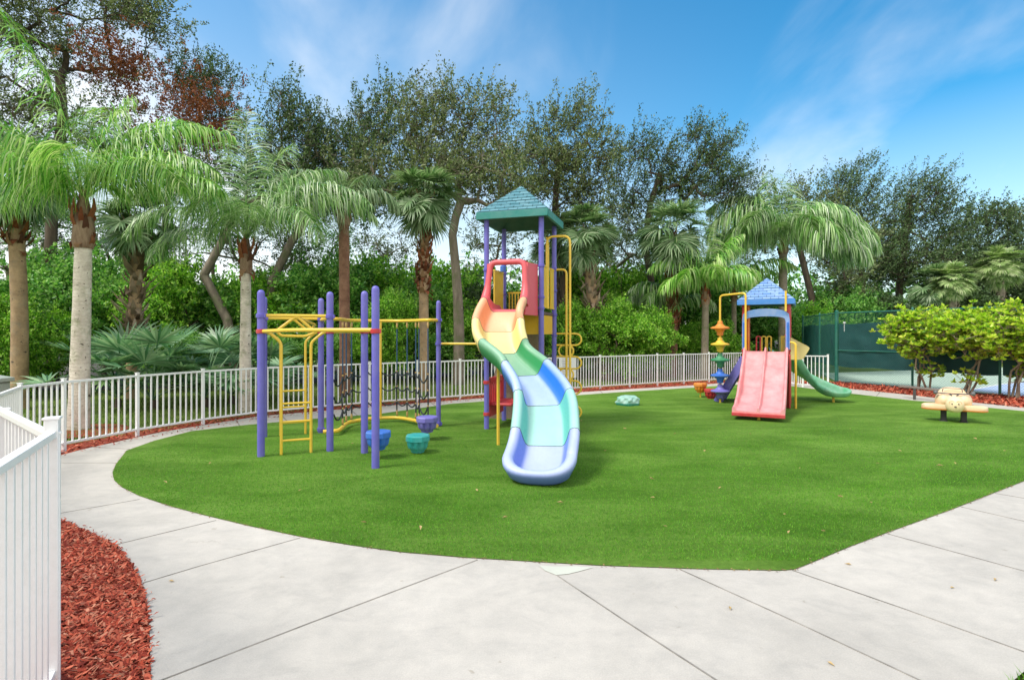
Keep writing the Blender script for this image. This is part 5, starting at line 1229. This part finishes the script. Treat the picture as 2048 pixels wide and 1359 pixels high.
broadleaf('black_olive_tree', 'dark tree rising behind the big feather palm', gb(1600, 30), [gb(1600, 30), tp(1625, 600, 30), tp(1600, 500, 30), tp(1590, 430, 30)],
    [SP(1530, 365, 520, 30, 1.3, 14), SP(1590, 360, 500, 30, 1.3, 14), SP(1640, 375, 520, 30, 1.4, 18), E(1690, 520, 30, 1.8, 2.2, 22)], 'leaf_olive', 'bark_dark', .19, 49, per=14, L=.13, W=.065, spread=.5, tw=.7, bias=UPB)
broadleaf('pine_tree', 'windswept dark tree left of the tallest pair on the right', gb(1720, 34), [gb(1720, 34), tp(1725, 560, 34), tp(1715, 440, 34)],
    [SP(1675, 335, 560, 34, 1.3, 18), SP(1700, 325, 560, 34, 1.3, 18), SP(1738, 320, 540, 34, 1.3, 18), E(1730, 520, 34, 2.0, 1.8, 22)], 'leaf_dark', 'bark_dark', .2, 50, per=14, tw=1.1, bias=(.8, 0, .9), L=.15, W=.06, spread=.45)
broadleaf('pine_tree', 'tallest windswept dark tree on the right', gb(1790, 35), [gb(1790, 35), tp(1800, 560, 35), tp(1815, 440, 35), tp(1820, 400, 35)],
    [SP(1790, 365, 560, 35, 1.4, 18), SP(1820, 345, 560, 35, 1.4, 20), SP(1855, 335, 540, 35, 1.4, 20), SP(1885, 365, 560, 35, 1.3, 16), E(1830, 540, 35, 2.4, 1.8, 26)], 'leaf_dark', 'bark_dark', .22, 51, per=14, tw=1.1, bias=(.8, 0, .8), L=.15, W=.065, spread=.5)
broadleaf('pine_tree', 'dark spreading tree behind the fan palms at right', gb(1950, 37), [gb(1950, 37), tp(1950, 600, 37), tp(1950, 520, 37)],
    [SP(1915, 420, 600, 37, 1.6, 16), SP(1945, 400, 600, 37, 1.5, 18), SP(1985, 405, 600, 37, 1.6, 18), SP(2020, 400, 600, 37, 1.6, 20), E(1960, 560, 37, 3.0, 1.8, 26)], 'leaf_dark', 'bark_dark', .24, 52, per=15, tw=.9, bias=(.5, 0, .7), L=.16, W=.075, spread=.6)
broadleaf('pine_tree', 'dark tree at the far right edge of the view', gb(2100, 38), [gb(2100, 38), tp(2095, 600, 38), tp(2090, 520, 38)],
    [SP(2060, 405, 600, 38, 1.7, 20), SP(2110, 400, 600, 38, 1.8, 22), E(2090, 560, 38, 3.0, 1.8, 26)], 'leaf_olive', 'bark_dark', .24, 53, per=15, tw=.8, bias=(.4, 0, .7), L=.16, W=.075, spread=.6)

# slim trees of the middle layer, filling the gap between hedge and crowns
for k, (px, D, yt, yb, n, lf, lb) in enumerate([
    (15, 20, 400, 560, 16, 'leaf_mid', 'slim green tree behind the tan palm at the left edge'), (100, 21.5, 380, 540, 16, 'leaf_dark', 'slim dark tree between the tan palm and the whitish palm'),
    (215, 21, 400, 540, 16, 'leaf_mid', 'slim tree between the whitish palm and the shaggy palm'), (330, 23, 430, 540, 9, 'leaf_olive', 'thin pale tree right of the shaggy palm'),
    (425, 22.5, 400, 520, 13, 'leaf_olive', 'thin tree with bare limbs left of the slim white palm'), (560, 22.5, 390, 540, 16, 'leaf_olive', 'thin tree above the yellow overhead rails'),
    (635, 23, 420, 560, 14, 'leaf_mid', 'slim tree left of the reddish palm trunk'), (775, 24, 420, 560, 12, 'leaf_olive', 'thin tree between the reddish palm and the tall fan palm'),
    (985, 24, 400, 560, 14, 'leaf_olive', 'thin tree behind the slide tower posts'), (1230, 27, 400, 560, 14, 'leaf_olive', 'thin tree behind the leaning palm crown'), (1450, 28, 400, 560, 16, 'leaf_olive', 'thin tree between the two feather palms')]):
    wv_ = .5+.2*(k % 3)
    broadleaf('slender_tree', lb, gb(px-8, D), [gb(px-8, D), tp(px-4+6*(k % 3), 650, D), tp(px+6-5*(k % 2), 580, D), tp(px, 540, D)], [SP(px-25, yt+10, yb, D, .8, n//2+1), SP(px+28, yt, yb, D, .8, n//2+1), E(px, (yt+yb)/2, D, 1.3, .8, 5)], lf, 'bark_grey', .09, 90+k, per=9, lv=22, L=.10, W=.05, spread=.38, tw=.5, bias=(.1, 0, .4), group='slender trees in the middle layer')

# ---- understory shrubs: four templates, copied
def shrub_mesh(seed, n=84, per=18, lv=24, leaf='leaf_bright', L=.105, W=.062):
    rs = np.random.RandomState(seed); att = []; ph_ = rs.uniform(0, 6, 4)
    while len(att) < n:
        p = rs.normal(size=3); p /= np.linalg.norm(p); p *= rs.uniform(.62, 1.0); p[2] = abs(p[2])*1.0 if rs.rand() > .3 else p[2]*.8
        lb_ = 1+.22*math.sin(3*math.atan2(p[1], p[0])+ph_[0])*(1-abs(p[2])*.5)+.14*math.sin(p[2]*6+ph_[1])
        att.append(np.array([p[0]*1.55*lb_, p[1]*1.3*lb_, 1.75+p[2]*1.55*(.85+.15*lb_)]))
    root = thing('shrub', 'x', 'shrub', (0, 0, 0), 'understory shrubs behind the lawn')
    (V_, F_), te = crown_leaves(att, rs, per, lv, .24, .26, L, W, (0, 0, .25))
    ed = skeleton([np.array([0, 0, -.1]), np.array([0, 0, .3]), np.array([.05, 0, .7])], att[::2], .07, rs)
    v, f = frustums(ed, 5); mesh_np('stems', v, f, M['bark_dark'], root, True); mesh_np('crown', V_, F_, M[leaf], root); return root
tm = [shrub_mesh(61), shrub_mesh(62, leaf='leaf_mid'), shrub_mesh(63, leaf='leaf_bright', n=74), shrub_mesh(64, leaf='leaf_mid', n=76), shrub_mesh(65, leaf='leaf_dark', n=80)]
SH = [  # px, D, template, scale, zscale, label
 (-60, 15.5, 1, 1.2, 1.2, 'leafy bush beyond the left edge of the fence'), (20, 14.8, 0, .75, .78, 'lime green bush behind the utility cabinet'), (75, 17, 2, .9, 1.0, 'bright bush behind the tan palm trunk'),
 (150, 19, 1, 1.3, 1.35, 'tall green bush behind the thick whitish palm'), (235, 18.5, 1, 1.2, 1.35, 'dark green bush left of the shaggy palm'), (330, 18.5, 0, 1.3, 1.25, 'bright green bush right of the shaggy palm'),
 (345, 16.5, 3, .7, .62, 'low green bush above the palmettos'), (420, 20, 3, 1.3, 1.25, 'deep green bush behind the leaning grey limb'), (510, 20.5, 2, 1.3, 1.35, 'bright bush behind the first purple post'),
 (590, 20.5, 0, 1.3, 1.4, 'bright green bush behind the yellow ladder'), (660, 21, 3, 1.4, 1.35, 'mid green bush behind the left part of the net'), (740, 19.5, 0, .9, .75, 'yellow green bush behind the middle of the net'), (765, 22.5, 2, 1.5, 1.5, 'tall bright bush above the rope net'),
 (830, 21.5, 1, 1.3, 1.25, 'green bush behind the right part of the net'), (900, 23, 0, 1.5, 1.45, 'bright bush behind the forked oak trunk'), (960, 22, 4, 1.2, 1.2, 'dull dark bush left of the slide hood'),
 (1040, 24, 3, 1.4, 1.4, 'green bush seen through the play tower'), (1150, 25, 2, 1.6, 1.45, 'bright green bush behind the loop climber'), (1215, 26, 0, 1.4, 1.35, 'rounded bright bush behind the leaning palm'), (1270, 27, 2, 1.6, 1.45, 'rounded leafy bush left of the hanging fronds'),
 (1200, 24, 1, 1.0, .62, 'low olive bush along the back fence'), (1290, 24.5, 3, 1.1, .62, 'low bush beneath the hanging palm fronds'), (1375, 28, 1, 1.7, 1.4, 'dark green bush left of the small feather palm'), (1440, 27.5, 3, 1.4, 1.2, 'green bush behind the disc climber'),
 (1375, 24.5, 0, .9, .55, 'low bright bush at the foot of the small feather palm'), (1480, 29, 4, 1.6, 1.35, 'dark bush left of the small tower roof'), (1530, 26.5, 1, 1.3, 1.0, 'bush seen through the blue arch'), (1610, 27, 0, 1.3, 1.05, 'bright bush right of the small tower roof'),
 (1680, 30, 3, 1.6, 1.3, 'bush behind the corner of the court fence'), (1750, 31, 4, 1.5, 1.25, 'brownish bush above the court fence'), (1830, 33, 0, 1.5, 1.1, 'bright bush below the pale fan palm'), (1920, 34, 4, 1.9, 1.3, 'dark bush behind the pale fan palm trunk'), (2010, 34, 3, 1.9, 1.3, 'green bush below the full fan palm'), (2100, 35, 4, 2.0, 1.4, 'dark bush past the right edge of the court'),
 (1235, 19.9, 0, .95, 1.0, 'rounded bright green bush right of the leaning palm trunk'), (1300, 20.6, 2, .85, .85, 'bright green bush left of the red brown fan palm trunk'), (1160, 20.6, 2, .8, .95, 'bright green bush between the loop climber and the leaning palm'), (905, 20.6, 0, .95, 1.05, 'bright green bush behind the link rail to the tower'), (780, 18.6, 2, .8, .9, 'bright bush directly behind the rope net posts'), (1430, 22.5, 0, .8, .8, 'bright green bush right of the small feather palm trunk'),
 (1120, 21.5, 3, .8, .6, 'low bush beside the loop climber'), (560, 17.8, 3, .8, .6, 'low bush between the two rows of purple posts'), (650, 18.6, 1, .8, .55, 'low dark bush behind the red trunk palm'), (880, 20.0, 3, .8, .6, 'low bush at the foot of the forked oak')]
used = set()
for i, (px, D, k, s_, sz_, lb) in enumerate(SH):
    loc = gb(px, D); rz = (i*2.1) % 6.28; v_ = .92+.16*math.sin(i*2.7); s_ *= .90*(.94+.1*math.cos(i*1.9)); sz_ *= v_
    if sz_ > 1.1 and px < 1000: sz_ *= .93
    if k not in used: used.add(k); r_ = tm[k]; place(r_, loc, rz, s_, sz_); r_['label'] = lb
    else: dup(tm[k], loc, rz, s_, lb, sz_)
# far dark wood closing the gaps low down
rs = np.random.RandomState(77); att = []
for px in range(-500, 2600, 26):
    D = 38+rs.uniform(-2, 6)+(4 if px > 1500 else 0)
    for _ in range(2): p = at(px+rs.uniform(-20, 20), 640-abs(rs.normal())*38, D); att.append(np.array(p))
(V_, F_), _e = crown_leaves(att, rs, 16, 14, 1.3, .8, .34, .22)
wd = mesh_np('distant_wood', V_, F_, M['leaf_mid']); tag(wd, 'distant band of green woodland closing the gaps between trunks', 'woodland', kind='stuff')

# ---- lime hedge shrubs on the right
def hedge_shrub(label, px, D, seed, rx, cz, rz_, n, leaf='leaf_lime'):
    rs = np.random.RandomState(seed); b = gb(px, D); root = thing('hedge_shrub', label, 'shrub', b, 'lime green shrubs in front of the court')
    att = []
    while len(att) < n:
        p = rs.uniform(-1, 1, 3)
        if np.linalg.norm(p) > 1: continue
        att.append(np.array([b[0]+p[0]*rx, b[1]+p[1]*.6, cz+p[2]*rz_]))
    for _ in range(3): att.append(np.array([b[0]+rs.uniform(-.4, .4), b[1]-.1, rs.uniform(.35, .8)]))
    parts = []; te = []
    for a in att:             # rosettes of broad leaves at twig ends
        k = rs.randint(5, 9)
        for _ in range(k):
            c = a+rs.normal(size=3)*.13; m = rs.randint(9, 15); d = rs.normal(size=(m, 3)); d[:, 2] = np.abs(d[:, 2])*.7+.15
            s_ = rs.uniform(.7, 1.2, m); parts.append(leafq(np.repeat(c[None], m, 0), d, .125*s_, .062*s_, rs)); te.append((a, c, .006, .005))
    V_, F_ = cat(parts); v = []
    edges = []
    stems = [np.array([b[0]+rs.uniform(-.18, .18), b[1]+rs.uniform(-.1, .1), G0]) for _ in range(4)]
    for s0 in stems:
        sub = [a for a in att if rs.rand() < .45] or att[:3]
        mid = s0+np.array([rs.uniform(-.25, .25), rs.uniform(-.1, .1), .45]); edges += skeleton([s0, mid, mid+np.array([rs.uniform(-.2, .2), 0, .3])], sub, .032, rs, .1)
    v, f = frustums(edges+te, 5); mesh_np('stems', v, f, M['bark_twig'], root, True); mesh_np('crown', V_, F_, M[leaf], root)
hedge_shrub('lime green shrub with bare stems, leftmost of the hedge', 1848, 16.2, 71, 1.2, 1.70, .66, 115)
hedge_shrub('lime green shrub in the middle of the hedge behind the ride-on', 1930, 15.2, 72, 1.0, 1.70, .66, 100)
hedge_shrub('lime green shrub at the right edge of the hedge', 2030, 14.4, 73, 1.15, 1.68, .72, 120)
hedge_shrub('lime green shrub hidden past the right edge', 2125, 13.7, 74, 1.1, 1.7, .7, 90)

# near grass corner and bottom-right lawn blades
rs = np.random.RandomState(5)
NC = [gp(2052, 1338), gp(2015, 1370), Vector((2.4, 2.2, 0)), Vector((4, 2.2, 0)), Vector((6.5, 4.4, 0))]
g = blades('lawn_grass', NC, 30000, .05, .006, M['blade'], rs, (2.2, 6.6, 2.0, 4.8)); tag(g, 'green lawn grass at the bottom right corner of the path', 'grass', kind='stuff')
LN = [(-6.2, 9.9), (-5.5, 11.2), (-4.2, 12.6), (-1.5, 14.5), (1.5, 16.6), (4, 18.1), (8, 20.3), (9, 26), (2, 24), (-6, 19.5), (-12, 16.5), (-11, 9), (-8.9, 9), (-7, 8.2)]
g = blades('lawn_blades', LN, 260000, .06, .012, leafmat('lawn_blade', ['#526e2e', '#70903e', '#8eaa50', '#a4b268', '#5c7a32'], .3), rs, (-12, 9, 8, 26), None, .8); tag(g, 'rough lawn grass behind the white fence', 'grass', kind='stuff')
g.location.z = -.05
